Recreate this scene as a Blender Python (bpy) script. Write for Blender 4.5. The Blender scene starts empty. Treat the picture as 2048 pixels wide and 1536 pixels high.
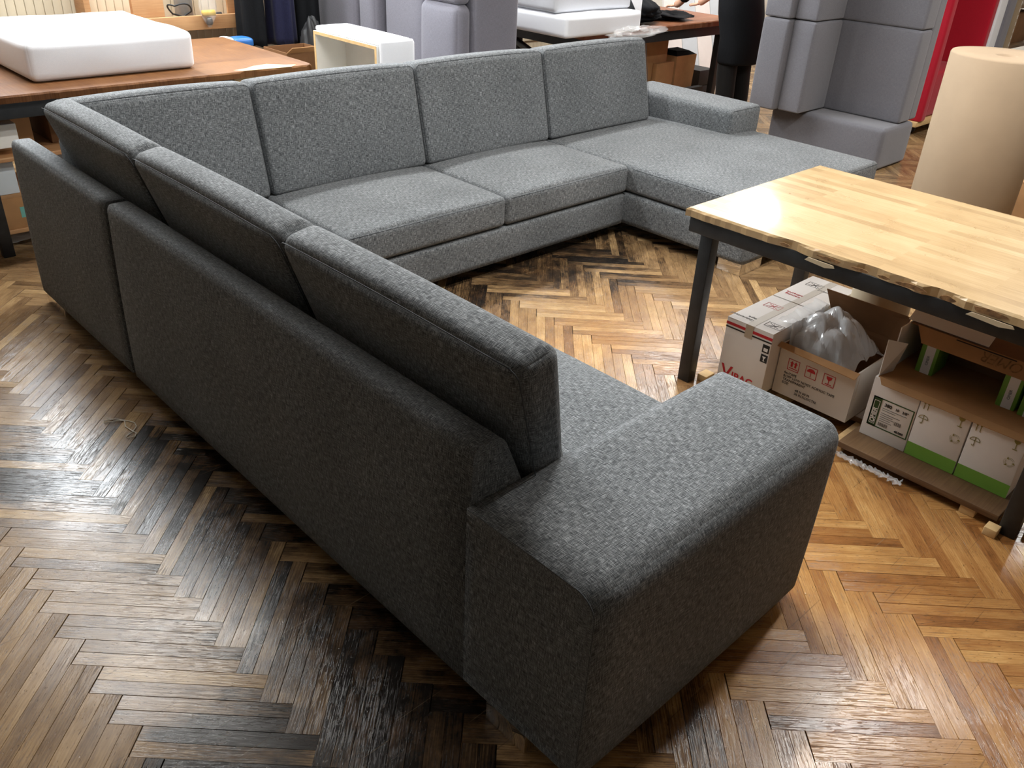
import bpy, bmesh, math, random
import numpy as np
from mathutils import Vector, Matrix
random.seed(7)
S = bpy.context.scene
C = S.collection
# ------------------------------------------------------------------ camera
CAM = Vector((-0.9606, -0.7065, 1.7577))
RT = Vector((0.7062858, 0.7079279, 0.0)); YAW, PITCH, ROLL = -0.784947, -0.528411, 0.052597
FW = Vector((-math.sin(YAW)*math.cos(PITCH), math.cos(YAW)*math.cos(PITCH), math.sin(PITCH)))
RT = Vector((math.cos(YAW), math.sin(YAW), 0)); UP = RT.cross(FW)
R2 = RT*math.cos(ROLL) + UP*math.sin(ROLL); U2 = UP*math.cos(ROLL) - RT*math.sin(ROLL)
cd = bpy.data.cameras.new('camera'); cam = bpy.data.objects.new('camera', cd); C.objects.link(cam)
cd.sensor_width = 36; cd.lens = 29.953; cd.clip_start = 0.05; cd.clip_end = 60
cam.matrix_world = Matrix(((R2.x, U2.x, -FW.x, CAM.x), (R2.y, U2.y, -FW.y, CAM.y), (R2.z, U2.z, -FW.z, CAM.z), (0, 0, 0, 1)))
S.camera = cam
# ------------------------------------------------------------------ world, exposure
W = bpy.data.worlds.new('world'); S.world = W; W.use_nodes = True
W.node_tree.nodes['Background'].inputs[0].default_value = (.75, .85, 1, 1)
W.node_tree.nodes['Background'].inputs[1].default_value = .15
S.view_settings.view_transform = 'Standard'; S.view_settings.look = 'None'
S.view_settings.gamma = 1; S.view_settings.use_curve_mapping = False
S.view_settings.exposure = 0.05
LAMP_W = 58          # watts of every ceiling lamp
WIN_W = 170           # watts of daylight through every high window of the back wall
ZC = 3.3             # ceiling
XA, XB, YA, YB = -9.0, 10.5, -8.0, 5.8     # the room

# ------------------------------------------------------------------ helpers
def lin(c):
    return tuple(((v/255)/12.92 if v/255 <= .04045 else ((v/255+.055)/1.055)**2.4) for v in c) + (1,)
MATS = {}
class NT:
    def __init__(s, name):
        s.m = bpy.data.materials.new(name); s.m.use_nodes = True; s.t = s.m.node_tree
        s.b = s.t.nodes['Principled BSDF']; s.out = s.t.nodes['Material Output']; MATS[name] = s.m
    def n(s, typ, ins=None, **kw):
        x = s.t.nodes.new(typ)
        for k, v in kw.items(): setattr(x, k, v)
        for k, v in (ins or {}).items():
            if isinstance(v, bpy.types.NodeSocket): s.t.links.new(v, x.inputs[k])
            else: x.inputs[k].default_value = v
        return x
    def lk(s, a, b): s.t.links.new(a, b)
    def coord(s, kind='Object'): return s.n('ShaderNodeTexCoord').outputs[kind]
    def mapping(s, vec, scale, loc=(0, 0, 0)): return s.n('ShaderNodeMapping', {0: vec, 'Scale': scale, 'Location': loc}).outputs[0]
    def noise(s, vec, scale, detail=3, rough=.55): return s.n('ShaderNodeTexNoise', {'Vector': vec, 'Scale': scale, 'Detail': detail, 'Roughness': rough}).outputs[0]
    def math(s, op, a, b=0., clamp=False): return s.n('ShaderNodeMath', {0: a, 1: b}, operation=op, use_clamp=clamp).outputs[0]
    def ramp(s, fac, stops):
        r = s.n('ShaderNodeValToRGB', {0: fac}); e = r.color_ramp.elements
        while len(e) < len(stops): e.new(.5)
        for i, (p, c) in enumerate(stops): e[i].position = p; e[i].color = c
        return r.outputs[0]
    def mix(s, fac, a, b, mode='MIX'):
        x = s.n('ShaderNodeMix', data_type='RGBA', blend_type=mode)
        for i, v in ((0, fac), (6, a), (7, b)):
            if isinstance(v, bpy.types.NodeSocket): s.lk(v, x.inputs[i])
            else: x.inputs[i].default_value = v
        return x.outputs[2]
    def bump(s, h, strength, dist=.01): s.lk(s.n('ShaderNodeBump', {'Height': h, 'Strength': strength, 'Distance': dist}).outputs[0], s.b.inputs['Normal'])
    def col(s, c):
        if isinstance(c, bpy.types.NodeSocket): s.lk(c, s.b.inputs['Base Color'])
        else: s.b.inputs['Base Color'].default_value = c
    def set(s, **kw):
        for k, v in kw.items():
            i = s.b.inputs[k.replace('_', ' ')]
            if isinstance(v, bpy.types.NodeSocket): s.lk(v, i)
            else: i.default_value = v

def plain(name, rgb, rough=.6, metal=0, var=.12, scale=14, bump=0., spec=.5):
    t = NT(name); v = t.coord(); c = lin(rgb)
    f = t.noise(v, scale, 4)
    lo = tuple(x*(1-var) for x in c[:3]) + (1,); hi = tuple(min(1, x*(1+var)) for x in c[:3]) + (1,)
    t.col(t.ramp(f, [(.3, lo), (.7, hi)])); t.set(Roughness=rough, Metallic=metal); t.b.inputs['Specular IOR Level'].default_value = spec
    if bump: t.bump(t.noise(v, scale*12, 3), bump, .004)
    return t.m

def fabric(name, dark, mid, light, slub=1., sheen=.25):
    t = NT(name); uv = t.coord('UV')
    a = t.noise(t.mapping(uv, (44, 620, 1)), 1, 2); b = t.noise(t.mapping(uv, (620, 44, 1), (7, 3, 0)), 1, 2)
    fine = t.noise(uv, 640, 1); big = t.noise(uv, 3, 2)
    s = t.math('ADD', t.math('MULTIPLY', t.math('ADD', a, b), .5*slub), t.math('MULTIPLY', fine, 1-slub*.72))
    s = t.math('ADD', s, t.math('MULTIPLY', t.math('SUBTRACT', big, .5), .07))
    c = .5*slub + (1-slub*.72)*.5
    t.col(t.ramp(s, [(c-.15, lin(dark)), (c, lin(mid)), (c+.15, lin(light))]))
    t.set(Roughness=.9); t.b.inputs['Specular IOR Level'].default_value = .2
    t.set(Sheen_Weight=sheen, Sheen_Roughness=.5)
    t.bump(s, .35, .002)
    return t.m

class MB:
    """collects geometry in world coordinates and links it as one mesh object"""
    def __init__(s): s.v = []; s.f = []; s.uv = []; s.smooth = []; s.tone = None
    def add(s, vs, fs, uvs=None, smooth=False):
        o = len(s.v); s.v += [tuple(p) for p in vs]
        for i, f in enumerate(fs):
            s.f.append([o+k for k in f]); s.smooth.append(smooth)
            s.uv.append(uvs[i] if uvs else None)
        return s
    def box(s, x0, x1, y0, y1, z0, z1, bev=0.):
        if bev: return s.soft(x0, x1, y0, y1, z0, z1, bev, seg=1, m=2)
        v = [(x, y, z) for x in (x0, x1) for y in (y0, y1) for z in (z0, z1)]
        return s.add(v, [(0, 1, 3, 2), (4, 6, 7, 5), (0, 4, 5, 1), (2, 3, 7, 6), (0, 2, 6, 4), (1, 5, 7, 3)])
    def hexa(s, P):      # 8 corners: bottom loop 0-3, top loop 4-7
        return s.add(P, [(3, 2, 1, 0), (4, 5, 6, 7), (0, 1, 5, 4), (1, 2, 6, 5), (2, 3, 7, 6), (3, 0, 4, 7)])
    def soft(s, x0, x1, y0, y1, z0, z1, r=.03, bulge=(0, 0, 0), seg=8, m=4, warp=None, wob=0., seed=0, sharp=''):
        lo = np.array([x0, y0, z0], float); hi = np.array([x1, y1, z1], float); lo0, hi0 = lo.copy(), hi.copy()
        for q in sharp.split():          # sides whose rims stay square
            k = 'xyz'.index(q[0])
            if q[1] == '-': lo[k] -= r*1.02
            else: hi[k] += r*1.02
        r = min(r, *((hi-lo)/2.001))
        ax = []
        for k in range(3):
            e = [r*(1-math.cos(math.pi/2*i/m)) for i in range(m)]
            inner = list(np.linspace(lo[k]+r, hi[k]-r, seg+1))
            ax.append([lo[k]+q for q in e] + inner + [hi[k]-q for q in reversed(e)])
        idx = {}; vs = []; nrm = []
        rng = np.random.RandomState(seed); ph = rng.rand(6)*6.28
        def vert(i, j, k):
            key = (i, j, k)
            if key in idx: return idx[key]
            p = np.array([ax[0][i], ax[1][j], ax[2][k]])
            q = np.clip(p, lo+r, hi-r); d = p-q; L = np.linalg.norm(d)
            n = d/L if L > 0 else d
            p2 = q+r*n
            sN = (p-(lo+hi)/2)/((hi-lo)/2)
            for a in range(3):
                if bulge[a] and not(a == 2 and n[2] < 0):
                    o = [b for b in range(3) if b != a]
                    w = max(0, (1-sN[o[0]]**2)*(1-sN[o[1]]**2))**.6
                    p2[a] += bulge[a]*w*n[a]
            p2 = np.clip(p2, np.where(lo < lo0, lo0, -99), np.where(hi > hi0, hi0, 99))
            if wob and n[2] > -.3:
                p2 = p2 + n*wob*(math.sin(p[0]*9+ph[0]+p[2]*7)*math.sin(p[1]*8+ph[1]+p[2]*5)+.5*math.sin(p[0]*21+p[1]*17+ph[2]))
            idx[key] = len(vs); vs.append(p2); return idx[key]
        N = [len(a)-1 for a in ax]; fs = []; uvs = []
        def quad(a, b, c, d, axis):
            ids = [vert(*a), vert(*b), vert(*c), vert(*d)]
            fs.append(ids)
            o = {0: (1, 2), 1: (0, 2), 2: (0, 1)}[axis]
            uvs.append([(ax[o[0]][t[o[0]]] + .37*axis, ax[o[1]][t[o[1]]] + .73*axis) for t in (a, b, c, d)])
        for i in range(N[0]):
            for j in range(N[1]):
                quad((i, j, 0), (i, j+1, 0), (i+1, j+1, 0), (i+1, j, 0), 2)
                quad((i, j, N[2]), (i+1, j, N[2]), (i+1, j+1, N[2]), (i, j+1, N[2]), 2)
            for k in range(N[2]):
                quad((i, 0, k), (i+1, 0, k), (i+1, 0, k+1), (i, 0, k+1), 1)
                quad((i, N[1], k), (i, N[1], k+1), (i+1, N[1], k+1), (i+1, N[1], k), 1)
        for j in range(N[1]):
            for k in range(N[2]):
                quad((0, j, k), (0, j, k+1), (0, j+1, k+1), (0, j+1, k), 0)
                quad((N[0], j, k), (N[0], j+1, k), (N[0], j+1, k+1), (N[0], j, k+1), 0)
        if warp: vs = [warp(*p) for p in vs]
        return s.add(vs, fs, uvs, True)
    def tube(s, pts, r, n=8, caps=True):
        pts = [Vector(p) for p in pts]; rr = r if isinstance(r, (list, tuple)) else [r]*len(pts)
        vs = []; fs = []; t0 = None
        for i, p in enumerate(pts):
            t = (pts[min(i+1, len(pts)-1)]-pts[max(i-1, 0)])
            t = t.normalized() if t.length > 0 else Vector((0, 0, 1))
            if t0 is None:
                a = t.orthogonal().normalized()
            else:
                a = (a - t*a.dot(t)); a = a.normalized() if a.length > 1e-6 else t.orthogonal().normalized()
            t0 = t; b = t.cross(a)
            for k in range(n):
                w = 2*math.pi*k/n; vs.append(p + (a*math.cos(w)+b*math.sin(w))*rr[i])
        for i in range(len(pts)-1):
            for k in range(n):
                fs.append((i*n+k, i*n+(k+1) % n, (i+1)*n+(k+1) % n, (i+1)*n+k))
        if caps: fs += [tuple(reversed(range(n))), tuple(range((len(pts)-1)*n, len(pts)*n))]
        return s.add(vs, fs, None, True)
    def lathe(s, prof, cx, cy, n=48):
        vs = []; fs = []
        for (r, z) in prof:
            for k in range(n): w = 2*math.pi*k/n; vs.append((cx+r*math.cos(w), cy+r*math.sin(w), z))
        for i in range(len(prof)-1):
            for k in range(n): fs.append((i*n+k, i*n+(k+1) % n, (i+1)*n+(k+1) % n, (i+1)*n+k))
        return s.add(vs, fs, None, True)
    def plate(s, poly, org, ux, uy, th=.0006):
        """flat printed shape: 2-D polygon on a plane, as a thin plate"""
        org, ux, uy = Vector(org), Vector(ux), Vector(uy); nn = ux.cross(uy)
        n = len(poly); vs = [org+ux*a+uy*b for a, b in poly] + [org+ux*a+uy*b+nn*th for a, b in poly]
        fs = [tuple(reversed(range(n))), tuple(range(n, 2*n))] + [(i, (i+1) % n, n+(i+1) % n, n+i) for i in range(n)]
        return s.add(vs, fs)
    def build(s, name, mat, parent=None, loc=None):
        o0 = Vector(ORG.get(parent.name, (0, 0, 0))) if parent else Vector(loc or (0, 0, 0))
        me = bpy.data.meshes.new(name)
        me.from_pydata([(p[0]-o0.x, p[1]-o0.y, p[2]-o0.z) for p in s.v], [], s.f)
        uvl = me.uv_layers.new(name='UVMap'); k = 0
        for p, u, sm in zip(me.polygons, s.uv, s.smooth):
            p.use_smooth = sm
            if u is None:
                n = p.normal; a = max(range(3), key=lambda q: abs(n[q])); oo = {0: (1, 2), 1: (0, 2), 2: (0, 1)}[a]
                u = [(me.vertices[i].co[oo[0]]+o0[oo[0]]+.37*a, me.vertices[i].co[oo[1]]+o0[oo[1]]+.73*a) for i in p.vertices]
            for li, q in zip(p.loop_indices, u): uvl.data[li].uv = q
        me.materials.append(MATS[mat] if isinstance(mat, str) else mat)
        o = bpy.data.objects.new(name, me); C.objects.link(o)
        if parent: o.parent = parent
        else: o.location = o0
        ORG[o.name] = tuple(o0)
        return o
ORG = {}
def tag(o, label=None, cat=None, group=None, kind=None):
    if label: o['label'] = label
    if cat: o['category'] = cat
    if group: o['group'] = group
    if kind: o['kind'] = kind
    return o
def thing(name, label, cat, loc, group=None):
    o = bpy.data.objects.new(name, None); C.objects.link(o); o.location = loc; o.empty_display_size = .1
    ORG[o.name] = tuple(loc); return tag(o, label, cat, group)
def text(body, size, org, ux, uy, mat, parent, name='lettering', shear=0., bold=0.):
    cu = bpy.data.curves.new(name, 'FONT'); cu.body = body; cu.size = size; cu.extrude = .0003; cu.shear = shear; cu.offset = bold
    cu.resolution_u = 3
    tmp = bpy.data.objects.new('tmp', cu); me = bpy.data.meshes.new_from_object(tmp); bpy.data.objects.remove(tmp); bpy.data.curves.remove(cu)
    ux, uy = Vector(ux), Vector(uy); nn = ux.cross(uy)
    o0 = Vector(ORG[parent.name]); M = Matrix(((ux.x, uy.x, nn.x), (ux.y, uy.y, nn.y), (ux.z, uy.z, nn.z)))
    for v in me.vertices: v.co = M @ v.co + Vector(org) - o0 + nn*.0005
    me.name = name; me.materials.append(MATS[mat]); o = bpy.data.objects.new(name, me); C.objects.link(o); o.parent = parent
    ORG[o.name] = tuple(o0); return o

# ------------------------------------------------------------------ materials
fabric('sofa_fabric', (34, 37, 40), (90, 94, 97), (164, 168, 171), 1., .12)
fabric('lavender_fabric', (98, 98, 106), (121, 120, 130), (143, 141, 152), .5, .3)
fabric('slate_fabric', (84, 84, 90), (104, 104, 110), (126, 125, 132), .5, .3)
fabric('red_fabric', (150, 14, 34), (178, 20, 44), (196, 34, 56), .4, .2)
fabric('wadding', (228, 231, 238), (238, 241, 247), (246, 248, 252), .3, .3)
fabric('foam_grey', (196, 199, 206), (212, 215, 221), (228, 230, 234), .3, .2)
fabric('black_cloth', (8, 9, 12), (16, 18, 21), (32, 34, 38), .5, .0)
fabric('navy_cloth', (18, 19, 38), (30, 32, 60), (46, 48, 78), .5, .1)
fabric('dusty_cloth', (12, 12, 14), (24, 23, 23), (56, 52, 48), .6, .1)
t = NT('seam'); t.col(lin((62, 66, 70))); t.set(Roughness=.9)
t = NT('chrome'); t.col((.86, .85, .83, 1)); t.set(Metallic=1., Roughness=.06)
plain('black_steel', (34, 36, 38), .5, 0, .3, 25)
plain('steel', (120, 122, 125), .35, .9, .1, 25)
plain('kraft', (176, 134, 92), .8, 0, .1, 9, .1, .2)
plain('kraft_dark', (128, 92, 62), .85, 0, .12, 9, .1, .2)
plain('white_card', (226, 222, 218), .55, 0, .03, 9)
plain('white_card_warm', (206, 199, 190), .6, 0, .03, 9)
plain('green_print', (112, 158, 56), .6, 0, .05)
plain('dark_green_print', (44, 76, 34), .6, 0, .05)
plain('olive_print', (138, 130, 66), .6, 0, .05)
plain('red_print', (186, 30, 42), .6, 0, .05)
plain('black_print', (24, 24, 26), .6, 0, .05)
plain('grey_print', (120, 120, 118), .6, 0, .05)
plain('pale_tape', (206, 200, 190), .3, 0, .04)
plain('tape_tan', (178, 164, 146), .35, 0, .05)
plain('paper_roll', (170, 149, 124), .75, 0, .04, 5, .05, .3)
plain('cream_paper', (205, 190, 160), .7, 0, .05, 5)
plain('raw_wood', (196, 158, 104), .7, 0, .2, 30, .1)
plain('pine', (214, 180, 128), .65, 0, .12, 30, .1)
plain('white_panel', (244, 243, 237), .5, 0, .02)
plain('brown_core', (138, 104, 68), .9, 0, .55, 60, .4)
plain('blue_plastic', (38, 104, 178), .35, 0, .1)
plain('yellow_plastic', (228, 190, 60), .45, 0, .1)
plain('sage_paint', (196, 184, 160), .6, 0, .06, 4)
plain('plaster', (226, 222, 212), .85, 0, .03, 3)
plain('ceiling_paint', (236, 236, 232), .9, 0, .02, 3)
plain('beige_metal', (170, 150, 122), .5, 0, .06, 6)
plain('skin', (196, 150, 124), .55, 0, .05)
plain('hair', (40, 32, 28), .7, 0, .2, 60)
plain('rubber', (26, 26, 28), .6)
plain('thread_white', (222, 216, 202), .8, 0, .02)
plain('can_paint', (132, 130, 126), .4, .3, .1)
plain('teal_print', (120, 190, 180), .6)
plain('pale_blue', (196, 206, 212), .6, 0, .03)
t = NT('lamp_tube'); t.col((1, 1, 1, 1)); t.set(Emission_Color=(1, .985, .955, 1), Emission_Strength=9.)
t = NT('clear_plastic'); t.col((.92, .94, .95, 1)); t.set(Roughness=.1, Alpha=.4); t.b.inputs['Specular IOR Level'].default_value = .8
t = NT('thin_film'); t.col((.93, .95, .96, 1)); t.set(Roughness=.08, Alpha=.2); t.b.inputs['Specular IOR Level'].default_value = .9
t = NT('window_glass'); t.col((.9, .95, 1, 1)); t.set(Roughness=.05, Emission_Color=(.86, .93, 1, 1), Emission_Strength=2.2)

def wood_planks(name, cols, len_s, wid_s, rough, coat=0., blotch=.25):
    """strip-glued board: long staves in different tones along V, flecks and wear"""
    t = NT(name); uv = t.coord('UV')
    br = t.n('ShaderNodeTexBrick', {'Vector': uv, 'Color1': (0, 0, 0, 1), 'Color2': (1, 1, 1, 1), 'Mortar': (.35, .35, .35, 1), 'Scale': 1., 'Mortar Size': .0006,
             'Brick Width': len_s, 'Row Height': wid_s, 'Bias': 0.})
    br.offset = .37
    g = t.noise(t.mapping(uv, (6, 160, 1)), 1, 3); f = t.noise(uv, 7, 5)
    s = t.math('ADD', t.math('MULTIPLY', br.outputs[0], .32), t.math('ADD', t.math('MULTIPLY', g, .5), t.math('MULTIPLY', f, blotch)))
    t.col(t.ramp(s, [(.2, lin(cols[0])), (.5, lin(cols[1])), (.8, lin(cols[2]))]))
    t.set(Roughness=t.math('ADD', t.math('MULTIPLY', f, .25), rough-.12)); t.set(Coat_Weight=coat, Coat_Roughness=.09)
    t.bump(g, .1, .002)
wood_planks('blond_top', [(146, 118, 80), (188, 158, 114), (208, 182, 140)], .5, .045, .3, .6)
wood_planks('brown_top', [(66, 40, 22), (98, 63, 36), (124, 86, 52)], 1.6, .6, .52, .03, .5)
MATS['brown_top'].node_tree.nodes['Principled BSDF'].inputs['Specular IOR Level'].default_value = .15
wood_planks('red_top', [(80, 44, 28), (118, 70, 46), (146, 96, 66)], 1.6, .6, .45, .05, .5)
MATS['red_top'].node_tree.nodes['Principled BSDF'].inputs['Specular IOR Level'].default_value = .25
wood_planks('shelf_wood', [(66, 46, 30), (100, 74, 50), (128, 100, 70)], .9, .2, .5, 0., .4)
wood_planks('bench_wood', [(150, 104, 66), (186, 138, 94), (206, 162, 116)], 1.2, .3, .6, 0., .4)

def floor_material():
    t = NT('parquet'); uv = t.coord('UV')
    pos = t.n('ShaderNodeNewGeometry').outputs['Position']
    tone = t.n('ShaderNodeAttribute', attribute_name='tone').outputs['Fac']
    g = t.noise(t.mapping(uv, (6, 90, 1)), 1, 5, .7)
    g2 = t.noise(t.mapping(uv, (22, 300, 1)), 1, 3, .7)
    bl = t.noise(t.mapping(uv, (9, 24, 1)), 1, 4, .65)
    wv = t.n('ShaderNodeTexWave', {'Vector': t.mapping(uv, (3.5, 42, 1)), 'Scale': 1., 'Distortion': 9., 'Detail': 3., 'Detail Scale': 1.2}, bands_direction='Y').outputs[1]
    s = t.math('ADD', t.math('MULTIPLY', tone, .46), t.math('MULTIPLY', g, .3))
    s = t.math('ADD', s, t.math('MULTIPLY', g2, .14)); s = t.math('ADD', s, t.math('MULTIPLY', t.math('MULTIPLY', wv, bl), .14)); s = t.math('ADD', s, t.math('MULTIPLY', t.math('SUBTRACT', bl, .5), .42))
    s = t.math('ADD', s, .04)
    warm = t.ramp(s, [(.2, lin((104, 64, 34))), (.42, lin((152, 102, 56))), (.66, lin((186, 138, 82))), (.85, lin((214, 172, 112)))])
    cool = t.ramp(s, [(.2, lin((66, 48, 33))), (.42, lin((118, 92, 64))), (.66, lin((160, 130, 92))), (.85, lin((198, 168, 122)))])
    sep = t.n('ShaderNodeSeparateXYZ', {0: pos}); X, Y = sep.outputs[0], sep.outputs[1]
    nz = t.noise(pos, 2.6, 5, .65); nz2 = t.noise(pos, 9, 4, .7)
    def blob(cx, cy, rx, ry, rot=0.):
        c, sn = math.cos(rot), math.sin(rot)
        dx = t.math('SUBTRACT', X, cx); dy = t.math('SUBTRACT', Y, cy)
        a = t.math('DIVIDE', t.math('ADD', t.math('MULTIPLY', dx, c), t.math('MULTIPLY', dy, sn)), rx)
        b = t.math('DIVIDE', t.math('SUBTRACT', t.math('MULTIPLY', dy, c), t.math('MULTIPLY', dx, sn)), ry)
        d = t.math('SQRT', t.math('ADD', t.math('MULTIPLY', a, a), t.math('MULTIPLY', b, b)))
        return t.math('SUBTRACT', 1.15, d, True)
    def pert(m, gain, lo, hi):
        q = t.math('ADD', m, t.math('MULTIPLY', t.math('SUBTRACT', nz, .5), gain))
        q = t.math('ADD', q, t.math('MULTIPLY', t.math('SUBTRACT', nz2, .5), gain*.6))
        return t.n('ShaderNodeMapRange', {0: q, 1: lo, 2: hi}, interpolation_type='SMOOTHSTEP').outputs[0]
    orange = pert(t.math('MAXIMUM', blob(1.5, -.5, 2.2, 1.6), t.math('MULTIPLY', blob(1.8, 1.3, 1.4, 1.2), .45)), .5, .15, .75)
    base = t.mix(orange, cool, warm)
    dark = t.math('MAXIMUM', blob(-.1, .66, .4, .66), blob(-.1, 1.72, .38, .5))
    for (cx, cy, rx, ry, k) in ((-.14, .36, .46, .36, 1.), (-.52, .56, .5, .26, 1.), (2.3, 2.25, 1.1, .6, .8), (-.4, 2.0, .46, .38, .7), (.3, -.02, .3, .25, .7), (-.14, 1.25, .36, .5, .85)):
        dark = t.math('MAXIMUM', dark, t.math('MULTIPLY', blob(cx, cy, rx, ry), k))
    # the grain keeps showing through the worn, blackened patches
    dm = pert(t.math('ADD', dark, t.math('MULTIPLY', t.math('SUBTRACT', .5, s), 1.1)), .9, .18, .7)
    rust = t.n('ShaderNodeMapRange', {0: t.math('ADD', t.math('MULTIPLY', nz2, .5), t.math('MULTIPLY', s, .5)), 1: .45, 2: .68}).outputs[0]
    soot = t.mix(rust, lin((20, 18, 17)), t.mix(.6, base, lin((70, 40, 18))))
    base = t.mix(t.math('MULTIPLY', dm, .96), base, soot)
    # open pores and cracked, weathered streaks along the grain
    fl = t.n('ShaderNodeMapRange', {0: t.noise(t.mapping(uv, (55, 210, 1)), 1, 2), 1: .63, 2: .72}).outputs[0]
    cr = t.n('ShaderNodeMapRange', {0: t.noise(t.mapping(uv, (16, 260, 1), (3, 9, 0)), 1, 4, .75), 1: .52, 2: .66}).outputs[0]
    cr = t.math('MULTIPLY', cr, t.n('ShaderNodeMapRange', {0: t.noise(pos, 5., 3), 1: .36, 2: .58}).outputs[0])
    base = t.mix(t.math('MULTIPLY', t.math('MAXIMUM', fl, cr), .7), base, lin((46, 31, 20)))
    # scratches
    for k, (rot, th) in enumerate(((.5, .715), (-.9, .72), (1.3, .73))):
        mp = t.n('ShaderNodeMapping', {0: pos, 'Rotation': (0, 0, rot), 'Scale': (2.2, 120, 1), 'Location': (k*5, k*3, 0)}).outputs[0]
        sc = t.n('ShaderNodeMapRange', {0: t.noise(mp, 1, 1), 1: th, 2: th+.03}).outputs[0]
        base = t.mix(t.math('MULTIPLY', sc, .4), base, lin((150, 130, 104) if k == 0 else (60, 44, 30)))
    t.col(base)
    rg = t.math('ADD', .13, t.math('MULTIPLY', nz2, .2)); rg = t.math('ADD', rg, t.math('MULTIPLY', cr, .15))
    t.set(Roughness=rg); t.b.inputs['Specular IOR Level'].default_value = .5
    t.bump(t.math('SUBTRACT', g, t.math('MULTIPLY', t.math('MAXIMUM', fl, cr), .8)), .2, .002)
floor_material()
plain('floor_gap', (34, 24, 16), .9)

# ------------------------------------------------------------------ the room
def struct(name, mb, mat): return tag(mb.build(name, mat), kind='structure')
fl = MB().box(XA, XB, YA, YB, -.08, -.006).build('floor', 'floor_gap'); tag(fl, kind='structure')
LB, WB = .42, .0838
def boards():
    """double herringbone: pairs of narrow oak boards, zigzag along Y"""
    out = []; s2 = math.sqrt(.5); h0, v0 = -1.094-LB, .638
    for i in range(-160, 160):
        for j in range(-20, 24):
            for k in (0, 1):
                for d in 'HV':
                    if d == 'H':
                        h = i*WB + 2*LB*j + LB/2; v = -i*WB - WB*(.25+.5*k)
                    else:
                        h = i*WB + 2*LB*j + WB*(.25+.5*k); v = -(i-6.5)*WB
                    h += h0; v += v0
                    x, y = (h+v)*s2, (v-h)*s2
                    if not(-2.4 < x < XB-.2 and -1.9 < y < YB-.15): continue
                    out.append((x, y, d))
    return out
BOARDS = boards()
def board_geo(b, rng):
    x, y, d = b; s2 = math.sqrt(.5)
    ax = Vector((s2, -s2, 0)) if d == 'H' else Vector((s2, s2, 0)); bx = Vector((-ax.y, ax.x, 0))
    l, w, c = LB/2-.0003, WB/4-.0002, .0006
    z = rng.uniform(-.0005, 0.); tl = rng.uniform(-.0004, .0004)
    P = []
    for q, zz in ((0, -.0045), (0, z-.0012), (c, z)):
        for (a, e) in ((-1, -1), (1, -1), (1, 1), (-1, 1)):
            P.append(Vector((x, y, zz + (tl*e if zz > -.004 else 0))) + ax*a*(l-q) + bx*e*(w-q))
    F = [(8, 9, 10, 11)] + [(4+i, 4+(i+1) % 4, 8+(i+1) % 4, 8+i) for i in range(4)] + [(i, (i+1) % 4, 4+(i+1) % 4, 4+i) for i in range(4)]
    ou, ov = rng.uniform(0, 40), rng.uniform(0, 40)
    def uv(p): q = p-Vector((x, y, 0)); return (q.dot(ax)+ou, q.dot(bx)+ov)
    return P, F, [[uv(P[k]) for k in f] for f in F], rng.betavariate(2.2, 2.2)
def build_boards(sel, name):
    rng = random.Random(11); mb = MB(); tones = []
    for b in sel:
        P, F, U, tn = board_geo(b, random.Random(int(b[0]*7919)+int(b[1]*104729)*3+(b[2] == 'H')))
        mb.add(P, F, U); tones += [tn]*len(P)
    o = mb.build(name, 'parquet', fl)
    a = o.data.attributes.new('tone', 'FLOAT', 'POINT'); a.data.foreach_set('value', tones)
    return o
def px(p):
    d = Vector(p)-CAM; w = d.dot(FW); return (1024+1704*d.dot(R2)/w, 768-1704*d.dot(U2)/w, w)

# walls
def boarded_wall():
    w = MB().box(XA, XB, YB, YB+.12, 0, 1.15).box(XA, 0.2, YB, YB+.12, 1.15, ZC).box(4.0, XB, YB, YB+.12, 1.15, ZC).box(.2, 4.0, YB, YB+.12, 2.95, ZC).box(.2, 4.0, YB, YB+.12, 1.15, 1.85)
    w.box(1.8, 2.4, YB, YB+.12, 1.85, 2.95)
    o = struct('wall_back', w, 'plaster')
    n = 0; x = .1
    me0 = None
    while x < 8.2:           # narrow tongue-and-groove boards of the dado
        vis = x < 3.0 or 4.2 < x < 6.2
        if vis:
            if me0 is None:
                ob = MB().soft(0, .0555, YB-.014, YB, 0, 1.12, .004, seg=1, m=1).build('board', 'sage_paint', o); me0 = ob.data
            else:
                ob = bpy.data.objects.new('board', me0); C.objects.link(ob); ob.parent = o
            ob.location = (x, 0, 0); n += 1
        x += .057
    for z in (.42, 1.12):
        MB().box(.1, 8.4, YB-.03, YB-.0145, z, z+.045, .004).build('rail', 'sage_paint', o)
boarded_wall()
struct('wall_right', MB().box(XB, XB+.12, YA, YB, 0, ZC), 'plaster')
struct('wall_left', MB().box(XA-.12, XA, YA, YB, 0, ZC), 'plaster')
struct('wall_front', MB().box(XA, XB, YA-.12, YA, 0, ZC), 'plaster')
struct('ceiling', MB().box(XA, XB, YA, YB, ZC, ZC+.1), 'ceiling_paint')
struct('baseboard_back', MB().box(XA, XB, YB-.032, YB-.015, 0, .09, .004), 'sage_paint')
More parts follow.
